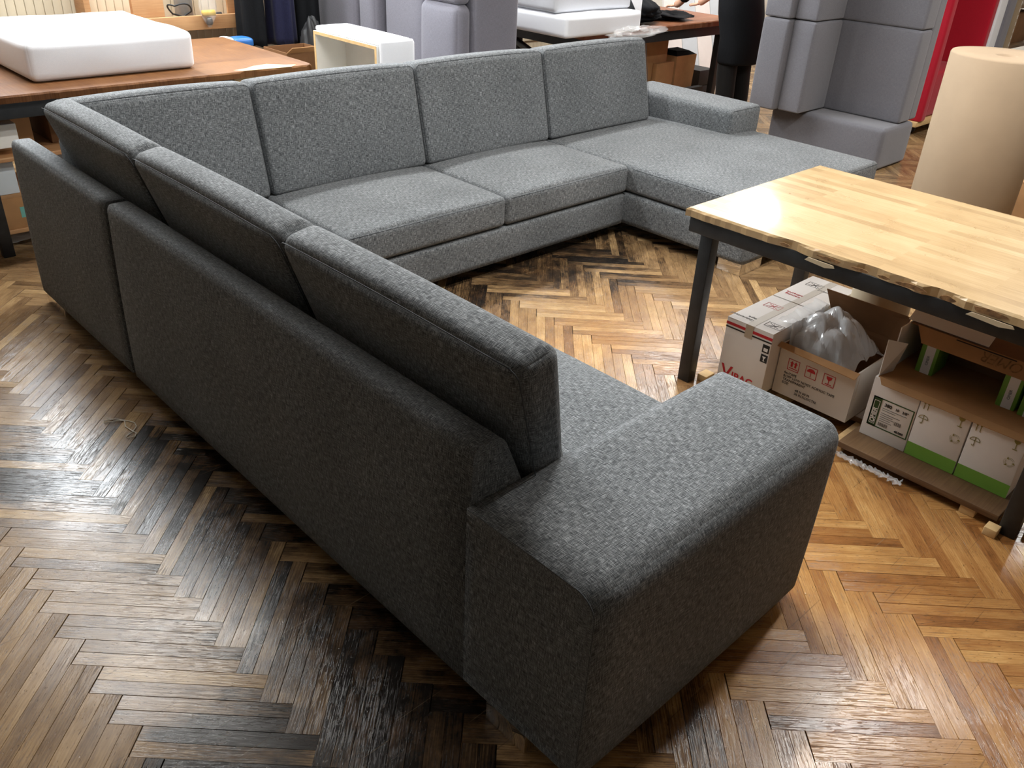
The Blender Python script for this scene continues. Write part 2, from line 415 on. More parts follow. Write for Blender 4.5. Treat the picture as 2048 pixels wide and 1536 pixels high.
for k, (xa, xb) in enumerate(((.2, 1.8), (2.4, 4.0))):
    g = struct('window_%d' % (k+1), MB().box(xa, xb, YB+.05, YB+.06, 1.85, 2.95), 'window_glass')
    f = MB()
    for q in (xa, (xa+xb)/2-.025, xb-.05): f.box(q, q+.05, YB+.02, YB+.09, 1.85, 2.95)
    for q in (1.85, 2.38, 2.9): f.box(xa, xb, YB+.02, YB+.09, q, q+.05)
    f.build('window_frame', 'white_panel', g)
    L = bpy.data.lights.new('daylight', 'AREA'); L.shape = 'RECTANGLE'; L.size = xb-xa; L.size_y = 1.1; L.energy = WIN_W; L.color = (.93, .97, 1)
    lo = bpy.data.objects.new('daylight', L); C.objects.link(lo); lo.location = ((xa+xb)/2, YB-.02, 2.4); lo.rotation_euler = (math.radians(-90+25), 0, 0)
def ceiling_lamp(x, y, label):
    t = thing('ceiling_lamp', label, 'lamp', (x, y, ZC-.3), 'fluorescent ceiling lamps')
    MB().box(x-.75, x+.75, y-.09, y+.09, ZC-.28, ZC-.22, .01).build('housing', 'white_panel', t)
    for s in (-.045, .045): MB().tube([(x-.71, y+s, ZC-.3), (x+.71, y+s, ZC-.3)], .013, 10).build('tube', 'lamp_tube', t)
    for s in (-.5, .5): MB().tube([(x+s, y, ZC-.22), (x+s, y, ZC)], .006, 6).build('rod', 'steel', t)
    L = bpy.data.lights.new('lamp_light', 'AREA'); L.shape = 'RECTANGLE'; L.size = 1.45; L.size_y = .16; L.energy = LAMP_W; L.color = (1, .985, .955)
    lo = bpy.data.objects.new('lamp_light', L); C.objects.link(lo); lo.parent = t; lo.location = (0, 0, -.02)
for (x, y, l) in ((.6, 4.0, 'above the left work table'), (3.5, 4.0, 'above the back of the grey sofa'), (6.2, 3.9, 'above the far cutting table'), (8.33, 4.31, 'nearest the far right corner'),
                  (3.3, .27, 'above the blond table'), (6.1, .3, 'above the tall paper roll'), (1.5, 1.2, 'above the middle of the U-shaped sofa')):
    ceiling_lamp(x, y, 'white twin-tube fluorescent lamp hanging '+l)

# ------------------------------------------------------------------ the sectional sofa
B, HA, WA, D = .07, .60, .373, .97
sofa = thing('sectional_sofa', 'large U-shaped sectional sofa in heathered charcoal grey fabric with chrome block legs', 'sofa', (2.1, 1.7, 0))
def seam(pts, parent, r=.0014, name='piping'): return MB().tube(pts, r, 6).build(name, 'seam', parent)
SF = 'sofa_fabric'
# near armrest
arm = MB().soft(0, D, 0, WA-.001, B, HA, .055, (.004, .012, .006), 10, 6, lambda x, y, z: (x*(1+.024*(z-B)/(HA-B)), y, z), sharp='y+ z- x-').build('armrest', SF, sofa)
def rnd_path(pts): return pts
def arc(c, a0, a1, r, plane, n=8):
    out = []
    for i in range(n+1):
        w = a0+(a1-a0)*i/n; u, v = r*math.cos(w), r*math.sin(w)
        out.append((c[0], c[1]+u, c[2]+v) if plane == 'yz' else ((c[0]+u, c[1], c[2]+v) if plane == 'xz' else (c[0]+u, c[1]+v, c[2])))
    return out
seam([(.001, WA-.004, HA-.0005)] + [(.001, .06, HA-.0005)] + arc((.001, .055, HA-.055), math.pi/2, math.pi, .0555, 'yz') + [(.001, -.0005, .3), (.001, -.0005, B+.002)], arm)
# left backrest: two modules, outer face nearly upright, inner face sloped
def back_warp(x, y, z):
    u = x/.16; k = (z-B)/(.745-B)
    x0 = .017*max(0, k)**2; th = .2 if z < .5 else .2-(z-.5)/.245*.115
    return (x0+u*th, y, z)
YS = 2.322
for (ya, yb) in ((WA, YS-.002), (YS+.002, 3.335)):
    MB().soft(0, .16, ya, yb, B, .745, .03, (.004, 0, .004), 14, 5, back_warp, sharp='z- y-').build('backrest', SF, sofa)
# back panel of the main run
def mback_warp(x, y, z):
    th = 1. if z < .5 else 1-(z-.5)/.245*.55
    return (x, 3.335-(3.335-y)*th, z)
for (xa, xb) in ((.205, 1.93), (1.934, 3.82)):
    MB().soft(xa, xb, 3.14, 3.335, B, .74, .035, (0, .008, .006), 14, 5, mback_warp).build('backrest', SF, sofa)
# bases
MB().soft(.2, .955, WA, 3.13, B, .25, .02, (0, 0, 0), 4, 3, sharp='z-').build('seat_base', SF, sofa)
MB().soft(.958, 2.895, 2.2985, 3.13, B, .248, .02, (0, .004, 0), 6, 3, sharp='z-').build('seat_base', SF, sofa)
MB().soft(2.898, 4.27, 1.4726, 3.13, B, .248, .022, (.004, .004, 0), 6, 3, sharp='z-').build('seat_base', SF, sofa)
# seat cushions
def seat(xa, xb, ya, yb, z1=.408, crown=.028):
    o = MB().soft(xa, xb, ya, yb, .254, z1, .026, (.004, .004, crown), 12, 4).build('seat_cushion', SF, sofa); return o
for (ya, yb) in ((WA+.004, 1.30), (1.304, 2.29)):
    seat(.25, .966, ya, yb)
for (xa, xb) in ((.25, .962), (.966, 1.934), (1.938, 2.897)):
    o = seat(xa, xb, 2.294, 3.1); seam([(xa+.03, 2.296, .395), (xb-.03, 2.296, .395)], o)
def chz(x, y, z): return (x, y, z)
o = seat(2.901, 4.285, 1.466, 3.1, .406, .02)
seam([(2.904, 1.5, .393), (2.902, 2.27, .393)], o)
seam([(2.93, 1.468, .393), (4.26, 1.468, .393)], o)
# right armrest
arm2 = MB().soft(3.975, 4.335, 2.362, 3.3, .38, .572, .03, (.006, .006, .006), 8, 4).build('armrest', SF, sofa)
MB().soft(4.288, 4.335, 2.362, 3.3, B, .40, .012, (0, 0, 0), 4, 3).build('armrest_panel', SF, sofa)
seam([(4.0, 2.362, .565)] + [(4.3, 2.362, .565)], arm2)
# back cushions of the main run, leaning back
LEANM = .229
def main_warp(x, y, z): return (x, y + (z-.406)*LEANM - (z-.9)*.0, z + (y-2.932)*-.10*max(0, (z-.5)/.4))
for (xa, xb) in ((.16, .994), (1.0, 1.94), (1.946, 2.902), (2.908, 3.886)):
    o = MB().soft(xa, xb, 2.932, 3.085, .412, .925, .03, (.004, .012, .016), 12, 4, main_warp).build('back_cushion', SF, sofa)
    z1, r = .917, .03
    P = [(xa+.004, 2.936, .44), (xa+.004, 2.936, z1-r)] + [(xa+.004+r-r*math.cos(w), 2.938, z1-r+r*math.sin(w)) for w in (.4, .8, 1.2, 1.57)]
    n = 12
    P += [(xa+r+(xb-xa-2*r)*i/n, 2.938, z1+.006*math.sin(math.pi*i/n)) for i in range(n+1)]
    P += [(xb-.004-r+r*math.cos(w), 2.938, z1-r+r*math.sin(w)) for w in (1.57, 1.2, .8, .4)] + [(xb-.004, 2.936, z1-r), (xb-.004, 2.936, .44)]
    seam([main_warp(*p) for p in P], o)
# back cushions of the left run
LEANL = .362
def left_warp(x, y, z):      # leans back; the near end cushion also swells over the armrest
    return (x - (z-.41)*LEANL, y - max(0, z-.6)*.2*max(0, 1-(y-.376)/.8)*(y < 1.23), z + (x-.262)*.17*max(0, (z-.5)/.4))
for (ya, yb) in ((.376, 1.228), (1.234, 2.168), (2.174, 3.02)):
    o = MB().soft(.262, .388, ya, yb, .415, .938, .036, (.02, .006, .016), 12, 5, left_warp).build('back_cushion', SF, sofa)
    r = .032; z1 = .931; X0 = .2645
    P = [(X0, ya+.004, .44), (X0, ya+.004, z1-r)] + [(X0, ya+.004+r-r*math.cos(w), z1-r+r*math.sin(w)) for w in (.4, .8, 1.2, 1.57)]
    n = 12
    P += [(X0, ya+r+(yb-ya-2*r)*i/n, z1+.008*math.sin(math.pi*i/n)) for i in range(n+1)]
    P += [(X0, yb-.004-r+r*math.cos(w), z1-r+r*math.sin(w)) for w in (1.57, 1.2, .8, .4)] + [(X0, yb-.004, z1-r), (X0, yb-.004, .44)]
    seam([left_warp(*p) for p in P], o)
    if ya < .4: seam([left_warp(.27+.1*i/4, ya+.034-.004, .937-.004*abs(i-2)) for i in range(5)], o, .002)
# chrome block legs
for (xa, xb, ya, yb) in ((.004, .14, .155, .29), (.82, .955, .03, .2), (.012, .1, 3.1, 3.32), (2.91, 3.12, 1.485, 1.63), (4.1, 4.26, 1.485, 1.63), (4.16, 4.31, 3.1, 3.3), (2.8, 2.9, 3.1, 3.3)):
    MB().box(xa, xb, ya, yb, 0, B, .002).build('leg', 'chrome', sofa)

# ------------------------------------------------------------------ blond table in front
TZ = .745
tab = thing('work_table', 'blond strip-wood work table with chipped edges on black steel legs beside the sofa', 'table', (2.18, .35, 0))
def ragged_top(x0, x1, y0, y1, z0, z1, seed, step=.022, amp=.006, chips=()):
    """table top with an uneven, chipped outline"""
    rng = random.Random(seed); loop = []
    def side(a, b, nrm):
        L = (Vector(b)-Vector(a)).length; n = max(2, int(L/step))
        for i in range(n):
            p = Vector(a).lerp(Vector(b), i/n); k = rng.uniform(0, amp)
            for (cx, cy, cr, dep) in chips:
                d = math.hypot(p.x-cx, p.y-cy)
                if d < cr: k += dep*(1-(d/cr)**2)
            loop.append(p+Vector(nrm)*k)
    side((x0, y0), (x1, y0), (0, 1)); side((x1, y0), (x1, y1), (-1, 0)); side((x1, y1), (x0, y1), (0, -1)); side((x0, y1), (x0, y0), (1, 0))
    n = len(loop); mb = MB(); c = Vector(((x0+x1)/2, (y0+y1)/2))
    V = [(p.x, p.y, z0) for p in loop]
    V += [(p.x-(.004 if p.x > c.x else -.004)*0, p.y, z1-.008) for p in loop]
    ins = [p+(Vector((max(x0+.012, min(x1-.012, p.x)), max(y0+.012, min(y1-.012, p.y))))-p)*.7 for p in loop]
    V += [(p.x, p.y, z1) for p in ins]
    F = [(i, (i+1) % n, n+(i+1) % n, n+i) for i in range(n)] + [(n+i, n+(i+1) % n, 2*n+(i+1) % n, 2*n+i) for i in range(n)]
    F += [tuple(range(2*n, 3*n)), tuple(reversed(range(n)))]
    def uvf(f): return [(V[k][1]*1., V[k][0]) for k in f]
    mb.add(V, F, [uvf(f) for f in F]); return mb
top = ragged_top(1.685, 2.675, -.40, 1.065, TZ-.032, TZ, 5, chips=((1.685, .62, .06, .01), (1.685, .33, .08, .014), (1.685, .1, .06, .014), (1.685, .22, .05, .01))).build('tabletop', 'blond_top', tab)
# broken-out patches of the edge: exposed dark core
for k, (y, l, h) in enumerate(((.64, .04, .011), (.47, .09, .012), (.36, .06, .01), (.19, .1, .015), (.075, .05, .018), (-.05, .1, .019), (.28, .04, .011))):
    n = 14; P = []
    for i in range(n):
        w = 2*math.pi*i/n; P.append((l/2*math.cos(w)*(1+.15*math.sin(3*w+k)), h/2*math.sin(w)*(1+.2*math.sin(5*w))))
    MB().plate([(-a, b) for a, b in P][::-1], (1.6855, y, TZ-.018), (0, -1, 0), (0, 0, 1), .0015).build('chipped_edge', 'brown_core', top)
for (y, l) in ((.50, .055), (-.06, .07)):
    MB().plate([(-l, -.006), (l*.4, -.012), (l, -.004), (l*.9, .004), (-l*.8, .006)], (1.683, y, TZ-.038), (0, -1, 0), (0, 0, 1), .003).build('peeled_flap', 'cream_paper', top)
ap = MB().box(1.70, 1.74, -.38, 1.05, TZ-.092, TZ-.0325, .003); ap.box(2.62, 2.66, -.38, 1.05, TZ-.092, TZ-.0325, .003)
ap.box(1.74, 2.62, 1.01, 1.05, TZ-.092, TZ-.0325, .003); ap.box(1.74, 2.62, -.38, -.34, TZ-.092, TZ-.0325, .003)
ap.build('apron', 'black_steel', tab)
for (x, y) in ((1.745, .965), (1.745, -.335), (2.57, .965), (2.57, -.335)):
    MB().box(x, x+.05, y, y+.055, 0, TZ-.0925, .003).build('leg', 'black_steel', tab)
for k, (xa, xb) in enumerate(((1.752, 1.955), (1.965, 2.2), (2.21, 2.4), (2.41, 2.57))):
    MB().box(xa, xb, -.27, .955 if k else .30, .032, .055, .002).build('shelf_board', 'shelf_wood', tab)
for y in (.285, -.2, .6): MB().box(1.76, 2.56, y, y+.05, .0, .031, .002).build('shelf_batten', 'pine', tab)
for (xa, xb, ya, yb) in ((1.80, 1.86, .915, .96), (1.70, 1.744, -.29, -.25), (1.80, 1.85, -.40, -.345)):
    MB().box(xa, xb, ya, yb, 0, .03, .002).build('cleat', 'pine', tab)

# ------------------------------------------------------------------ cartons under the blond table
NX, UYV = (0, -1, 0), (0, 0, 1)      # reading direction and up on a face that looks towards -X
def rect(w, h, x=0, y=0): return [(x, y), (x+w, y), (x+w, y+h), (x, y+h)]
def frame_print(mb, org, w, h, t, ux=NX, uy=UYV):
    for q in (rect(w, t), rect(w, t, 0, h-t), rect(t, h-2*t, 0, t), rect(t, h-2*t, w-t, t)): mb.plate(q, org, ux, uy)
def closed_carton(name, label, x0, x1, y0, y1, z0, z1, mat='white_card', tape='tape_tan', along='x', group=None):
    t = thing(name, label, 'box', ((x0+x1)/2, (y0+y1)/2, z0), group)
    MB().box(x0, x1, y0, y1, z0, z1-.004, .002).build('body', mat, t)
    ym = (y0+y1)/2
    MB().box(x0, x1, y0+.001, ym-.0015, z1-.0038, z1).build('flap', mat, t)
    MB().box(x0, x1, ym+.0015, y1-.001, z1-.0038, z1).build('flap', mat, t)
    if tape:
        MB().box(x0-.0008, x1+.0008, ym-.017, ym+.017, z1+.0001, z1+.0006).build('tape', 'pale_tape', t); MB().box(x0-.0015, x0-.0009, ym-.017, ym+.017, z1-.055, z1+.0005).build('tape_end', tape, t)
    return t
def crossed(org, w, h, mat, parent, ux=NX, uy=UYV):
    mb = MB(); frame_print(mb, org, w, h, .0016, ux, uy)
    for (a, b, c, d) in ((.15, .2, .85, .8), (.15, .8, .85, .2), (.35, .15, .65, .85), (.35, .85, .65, .15)):
        e = .0012; mb.plate([(a*w, b*h-e), (c*w, d*h-e), (c*w, d*h+e), (a*w, b*h+e)], org, ux, uy)
    return mb.build('crossed_box_print', mat, parent)
ZS = .0555
v1 = closed_carton('tape_carton', 'white closed carton with red and black stripe and red lettering under the blond table', 1.81, 2.135, .668, .876, ZS, .325)
MB().plate(rect(.208, .012), (1.8096, .876, .295), NX, UYV).build('stripe', 'red_print', v1)
MB().plate(rect(.208, .006), (1.8096, .876, .282), NX, UYV).build('stripe', 'black_print', v1)
text('V', .085, (1.8095, .862, .062), NX, UYV, 'red_print', v1, bold=.001); text('IBAC', .045, (1.8095, .812, .07), NX, UYV, 'red_print', v1, bold=.001)
for z in (.238, .196):
    MB().plate(rect(.03, .034), (1.8096, .702, z), NX, UYV).build('pictogram', 'black_print', v1)
MB().plate([(.006, .006), (.024, .006), (.024, .02), (.006, .02)], (1.8088, .702, .238), NX, UYV).build('pictogram', 'white_card', v1)
MB().plate([(.007, .026), (.023, .026), (.017, .016), (.017, .008), (.021, .006), (.009, .006), (.013, .008), (.013, .016)], (1.8088, .702, .196), NX, UYV).build('pictogram', 'white_card', v1)
TX, TYU = (1, 0, 0), (0, 1, 0)
def toptext(t, x, y, z, mat): text(t, .026, (x, y, z), (0, 1, 0), (-1, 0, 0), mat, v1 if x < 2.13 else v2)
v2 = closed_carton('tape_carton', 'white closed carton with crossed-box prints behind the striped carton', 2.145, 2.47, .668, .876, ZS, .325)
crossed((2.06, .775, .3252), .07, .045, 'red_print', v1, (0, 1, 0), (-1, 0, 0)); crossed((1.90, .672, .3252), .07, .045, 'black_print', v1, (0, 1, 0), (-1, 0, 0))
crossed((2.40, .778, .3252), .07, .045, 'black_print', v2, (0, 1, 0), (-1, 0, 0))
for (s, x, y, m, par) in (('Guaranteed\ntape', 1.86, .785, 'grey_print', v1), ('warning\nadhesive', 2.21, .785, 'red_print', v2), ('Guaranteed\ntape', 2.35, .675, 'grey_print', v2)):
    text(s, .022, (x, y, .3252), (0, 1, 0), (-1, 0, 0), m, par)
# open carton with pictograms
f = thing('open_carton', 'open white carton with three red pictograms and tape text under the blond table', 'box', (2.05, .52, ZS))
FX0, FX1, FY0, FY1, FZ = 1.885, 2.26, .345, .662, .268
b = MB().box(FX0, FX0+.005, FY0, FY1, ZS, FZ).box(FX1-.005, FX1, FY0, FY1, ZS, FZ).box(FX0+.005, FX1-.005, FY0, FY0+.005, ZS, FZ).box(FX0+.005, FX1-.005, FY1-.005, FY1, ZS, FZ).box(FX0+.005, FX1-.005, FY0+.005, FY1-.005, ZS, ZS+.005)
b.build('body', 'white_card_warm', f)
def flap(P, th, mat, parent, name='flap', mat2=None):
    P = [Vector(p) for p in P]; n = (P[1]-P[0]).cross(P[3]-P[0]).normalized()*th
    return MB().hexa([p for p in P] + [p+n for p in P]).build(name, mat, parent)
MB().box(FX0+.0055, FX1-.0055, FY0+.0052, FY0+.0062, ZS+.006, FZ-.001).box(FX0+.0055, FX1-.0055, FY1-.0062, FY1-.0052, ZS+.006, FZ-.001).box(FX1-.0062, FX1-.0052, FY0+.007, FY1-.007, ZS+.006, FZ-.001).build('lining', 'kraft_dark', f)
# front flap folded down outside, seen as a kraft strip; far flap standing up; side flap hanging out
flap([(FX0-.001, FY1+.004, FZ+.004), (FX0-.028, FY1+.004, FZ-.006), (FX0-.034, FY0-.004, FZ-.012), (FX0-.001, FY0-.006, FZ+.002)], .003, 'kraft', f)
flap([(FX1-.03, FY0+.01, FZ+.001), (FX1-.03, FY1-.03, FZ+.001), (FX1-.10, FY1-.0, FZ+.155), (FX1-.07, FY0-.02, FZ+.145)], .003, 'kraft_dark', f)
flap([(FX0+.02, FY0-.0005, FZ), (FX1-.02, FY0-.0005, FZ), (FX1-.02, FY0-.004, FZ-.12), (FX0+.02, FY0-.004, FZ-.12)], .003, 'white_card_warm', f)
FO = FX0-.0006
for k, yy in enumerate((.62, .545, .47)):
    mb = MB(); frame_print(mb, (FO, yy, .171), .048, .048, .0022)
    o3 = (FO, yy, .171)
    if k == 0:
        for a in (.012, .028): mb.plate([(a, .016), (a+.008, .016), (a+.008, .03), (a+.012, .03), (a+.004, .041), (a-.004, .03), (a, .03)], o3, NX, UYV)
        mb.plate(rect(.034, .003, .007, .008), o3, NX, UYV)
    elif k == 1:
        mb.plate([(.006, .025)] + [(.024-.018*math.cos(w), .025+.016*math.sin(w)) for w in (.5, 1, 1.57, 2.1, 2.6)] + [(.042, .025)], o3, NX, UYV); mb.plate(rect(.002, .02, .023, .006), o3, NX, UYV)
    else:
        mb.plate([(.012, .04), (.036, .04), (.034, .03), (.026, .023), (.022, .023), (.014, .03)][::-1], o3, NX, UYV); mb.plate(rect(.003, .015, .0225, .009), o3, NX, UYV); mb.plate(rect(.026, .003, .011, .006), o3, NX, UYV)
    mb.build('pictogram', 'red_print', f)
text('flexTAPE\nBOPP LOW NOISY ACRYLIC TAPE\nTRANSPARENT\nSIZE:\n               48 X 60 M\n               36 ROLLS/CTN', .0145, (FO, .628, .150), NX, UYV, 'black_print', f)
# crumpled clear bag in the open carton
def crumple(name, label, cat, cx, cy, z0, rx, ry, h, mat, seed, n=26, rough=.4, group=None, flat=.0):
    rng = np.random.RandomState(seed); ph = rng.rand(12)*6.28; fr = 3+rng.rand(12)*9
    def disp(u, v):
        s = 0
        for k in range(0, 12, 2): s += abs(math.sin(fr[k]*u+ph[k]+1.7*v))*math.cos(fr[k+1]*v+ph[k+1]-.8*u)
        return s/3.2
    V = []; F = []; m = n*2
    for i in range(n+1):
        th = math.pi*i/n
        for k in range(m):
            w = 2*math.pi*k/m; q = 1+rough*disp(1.3*math.cos(w)*math.sin(th), 1.3*math.sin(w)*math.sin(th)+th)
            V.append((cx+rx*math.sin(th)*math.cos(w)*q, cy+ry*math.sin(th)*math.sin(w)*q, z0+h/2+max(-h/2, h/2*math.cos(th)*(q if th < 1.6 else 1))))
    for i in range(n):
        for k in range(m): F.append((i*m+k, (i+1)*m+k, (i+1)*m+(k+1) % m, i*m+(k+1) % m))
    o = MB().add(V, F, None, True).build(name, mat, None, (cx, cy, z0)); return tag(o, label, cat, group)
def bag_sheet():
    rng = np.random.RandomState(6); n, m = 40, 40; V = []; F = []
    D = rng.rand(9, 4)*[9, 9, 6.28, 1]
    def ridge(u, v):
        z = 0
        for k, (a, b, p, q) in enumerate(D): z += abs(math.sin((a-4.5)*u*3.2+(b-4.5)*v*3.2+p))*(.3+.7*q)
        return z/5
    for i in range(n+1):
        for k in range(m+1):
            u, v = i/n, k/m; x = 1.895+.30*u+.025*ridge(v, u); y = .37+.33*v+.02*ridge(u+.5, v)
            hump = math.sin(math.pi*min(1, u*1.05))**.7*math.sin(math.pi*min(1, v*.95+.05))**.6
            z = .19+.12*hump*(.55+.45*v)+.085*ridge(u, v)*(.3+hump)
            if y > .655: z = max(z, .331+.012*ridge(u, v))
            if x < 1.9: z = max(z, .275)
            V.append((x, y, z))
    for i in range(n):
        for k in range(m): F.append((i*(m+1)+k, (i+1)*(m+1)+k, (i+1)*(m+1)+k+1, i*(m+1)+k+1))
    o = MB().add(V, F, None, False).build('plastic_bag', 'clear_plastic', None, (2.04, .52, .2)); md = o.modifiers.new('film', 'SOLIDIFY'); md.thickness = .0012
    tag(o, 'crumpled clear plastic bag spilling from the open carton', 'bag')
bag_sheet()
# row of three white cartons
XO = 1.868
def print_glass(mb, o, s):
    mb.plate([(0, s), (s*.6, s), (s*.55, s*.8), (s*.34, s*.62), (s*.26, s*.62), (s*.05, s*.8)][::-1], o, NX, UYV); mb.plate(rect(s*.07, s*.5, s*.265, .1*s), o, NX, UYV); mb.plate(rect(s*.44, s*.08, s*.08, 0), o, NX, UYV)
def print_up(mb, o, s):
    for a in (0, s*.45): mb.plate([(a+s*.1, 0), (a+s*.18, 0), (a+s*.18, s*.7), (a+s*.28, s*.7), (a+s*.14, s), (a, s*.7), (a+s*.1, s*.7)], o, NX, UYV)
def print_umb(mb, o, s):
    n = 8; P = [(s*.5-s*.5*math.cos(math.pi*i/n), s*.55+s*.42*math.sin(math.pi*i/n)) for i in range(n+1)]; Q = [(s*.5-s*.44*math.cos(math.pi*i/n), s*.55+s*.36*math.sin(math.pi*i/n)) for i in range(n+1)]
    for i in range(n): mb.plate([P[i], Q[i], Q[i+1], P[i+1]], o, NX, UYV)
    mb.plate(rect(s, s*.05, 0, s*.52), o, NX, UYV); mb.plate(rect(s*.06, s*.9, s*.47, 0), o, NX, UYV)
    R = [(s*.4+s*.1*math.cos(w), s*.02+s*.1*math.sin(w)) for w in np.linspace(math.pi, 2*math.pi, 6)]
    for i in range(5): mb.plate([R[i], R[i+1], (R[i+1][0], R[i+1][1]+.003), (R[i][0], R[i][1]+.003)], o, NX, UYV)
def print_cycle(mb, o, s):
    c = s/2
    for k in range(3):
        a = 2*math.pi*k/3+.5
        pts = [(c+c*.8*math.cos(a+w), c+c*.8*math.sin(a+w)) for w in np.linspace(0, 1.45, 5)]
        pin = [(c+c*.55*math.cos(a+w), c+c*.55*math.sin(a+w)) for w in np.linspace(0, 1.45, 5)]
        for i in range(4):
            mb.plate([pts[i], pts[i+1], ((pts[i+1][0]*.9+pin[i+1][0]*.1), (pts[i+1][1]*.9+pin[i+1][1]*.1)), ((pts[i][0]*.9+pin[i][0]*.1), (pts[i][1]*.9+pin[i][1]*.1))], o, NX, UYV)
            mb.plate([((pts[i][0]*.1+pin[i][0]*.9), (pts[i][1]*.1+pin[i][1]*.9)), ((pts[i+1][0]*.1+pin[i+1][0]*.9), (pts[i+1][1]*.1+pin[i+1][1]*.9)), pin[i+1], pin[i]], o, NX, UYV)
        a2 = a+1.45; mb.plate([(c+c*.42*math.cos(a2), c+c*.42*math.sin(a2)), (c+c*.95*math.cos(a2), c+c*.95*math.sin(a2)), (c+c*.68*math.cos(a2+.4), c+c*.68*math.sin(a2+.4))], o, NX, UYV)
om = thing('staple_carton', 'white carton with dark green framed label and barcode under the blond table', 'box', (1.97, .194, ZS), 'row of white cartons on the low shelf')
MB().box(XO, XO+.23, .108, .279, ZS, .296, .002).build('body', 'white_card', om)
XP = XO-.0006; lb = MB()
frame_print(lb, (XP, .262, .105), .15, .12, .004); lb.plate(rect(.032, .12), (XP, .262, .105), NX, UYV); lb.build('label_frame', 'dark_green_print', om)
mb = MB(); frame_print(mb, (XP-.0008, .256, .115), .021, .096, .0018); mb.build('label_logo', 'white_card', om)
text('OMER', .0225, (XP-.0008, .2385, .1185), (0, 0, 1), (0, 1, 0), 'white_card', om, shear=.2, bold=.0008)
text('380', .018, (XP, .218, .198), NX, UYV, 'black_print', om, bold=.0005); text('10   3/8"', .014, (XP, .178, .198), NX, UYV, 'black_print', om, bold=.0003)
text('40.000', .012, (XP, .16, .115), NX, UYV, 'black_print', om, bold=.0005)
mb = MB()
for i in range(13): mb.plate(rect(.0009+.0012*(i % 3 == 0), .014, i*.0026), (XP, .222, .116), NX, UYV)
for i in range(9): mb.plate(rect(.0008+.0012*(i % 2), .014, i*.0032), (XP, .17, .142), NX, UYV)
for i, (w, z) in enumerate(((.09, .188), (.05, .18), (.07, .168), (.045, .16), (.05, .152), (.04, .144), (.046, .136))): mb.plate(rect(w, .002), (XP, .222, z), NX, UYV)
mb.build('barcode', 'grey_print', om)
for k, (ya, yb) in enumerate(((-.068, .105), (-.247, -.073))):
    g = thing('staple_carton', ('white carton with green bottom band standing next to the green framed label' if k == 0 else 'white carton with green bottom band standing against the black table leg'), 'box', (1.97, (ya+yb)/2, ZS), 'row of white cartons on the low shelf')
    MB().box(XO, XO+.23, ya, yb, ZS, .296, .002).build('body', 'white_card', g)
    MB().plate(rect(yb-ya, .052), (XP, yb, ZS+.001), NX, UYV).build('band', 'green_print', g)
    for fn, o3, sz, nm in ((print_up, (XP, yb-.012, .25), .03, 'arrows_pictogram'), (print_umb, (XP, yb-.008, .195), .034, 'umbrella_pictogram'), (print_glass, (XP, ya+.04, .238), .036, 'glass_pictogram'), (print_cycle, (XP, ya+.052, .168), .042, 'recycling_pictogram')):
        mb = MB(); fn(mb, o3, sz); mb.build(nm, 'olive_print', g)
# open display carton lying on the row
dk = thing('open_carton', 'torn-open carton of brown board lying on the row of white cartons', 'box', (2.0, .02, .297))
MB().box(1.872, 2.2, -.25, .27, .2965, .3).build('bottom', 'kraft', dk)
MB().box(2.196, 2.2, -.25, .27, .3, .47).build('back', 'kraft_dark', dk)
for ya in (.266, -.25): MB().box(1.95, 2.196, ya, ya+.004, .3, .47).build('side', 'white_card', dk)
flap([(1.872, .265, .2995), (1.872, -.25, .2995), (1.853, -.25, .284), (1.851, .245, .283)], .003, 'kraft', dk)
flap([(1.875, .272, .3), (1.95, .255, .3), (1.962, .236, .415), (1.905, .285, .43)], .003, 'white_card', dk)
top_f = flap([(2.196, .27, .465), (2.196, -.25, .465), (2.02, -.25, .47), (2.02, .27, .47)], .003, 'kraft_dark', dk)
hang = flap([(2.02, .24, .472), (2.02, -.25, .472), (1.985, -.25, .425), (1.985, .20, .425)], .003, 'kraft', dk)
MB().plate(rect(.20, .004), (2.012, .10, .4715), (0, -1, 0), (-.6, 0, -.8), .0006).build('print', 'black_print', hang)
text('OMER', .05, (2.013, -.13, .463), (0, 1, 0), (-.6, 0, -.8), 'brown_core', hang, shear=.2)
flap([(2.03, .28, .475), (2.03, .0, .475), (2.10, .0, .515), (2.10, .28, .515)], .003, 'white_card', dk)
for k, (y, x, nm) in enumerate(((.205, 2.02, 'left'), (-.085, 2.0, 'middle'), (-.16, 1.99, 'right'))):
    g = thing('staple_box', 'small green box with white paper band, %s of the three in the torn-open carton' % {'left': 'leftmost', 'middle': 'middle one', 'right': 'rightmost'}[nm], 'box', (x+.06, y-.03, .3), 'small green and white boxes')
    MB().box(x, x+.12, y-.062, y, .3003, .42, .002).build('body', 'green_print', g)
    MB().box(x-.001, x+.1, y-.05, y-.018, .301, .421).build('band', 'white_card', g)
    text('OMER', .014, (x-.0012, y-.038, .335), (0, 0, 1), (0, 1, 0), 'grey_print', g)
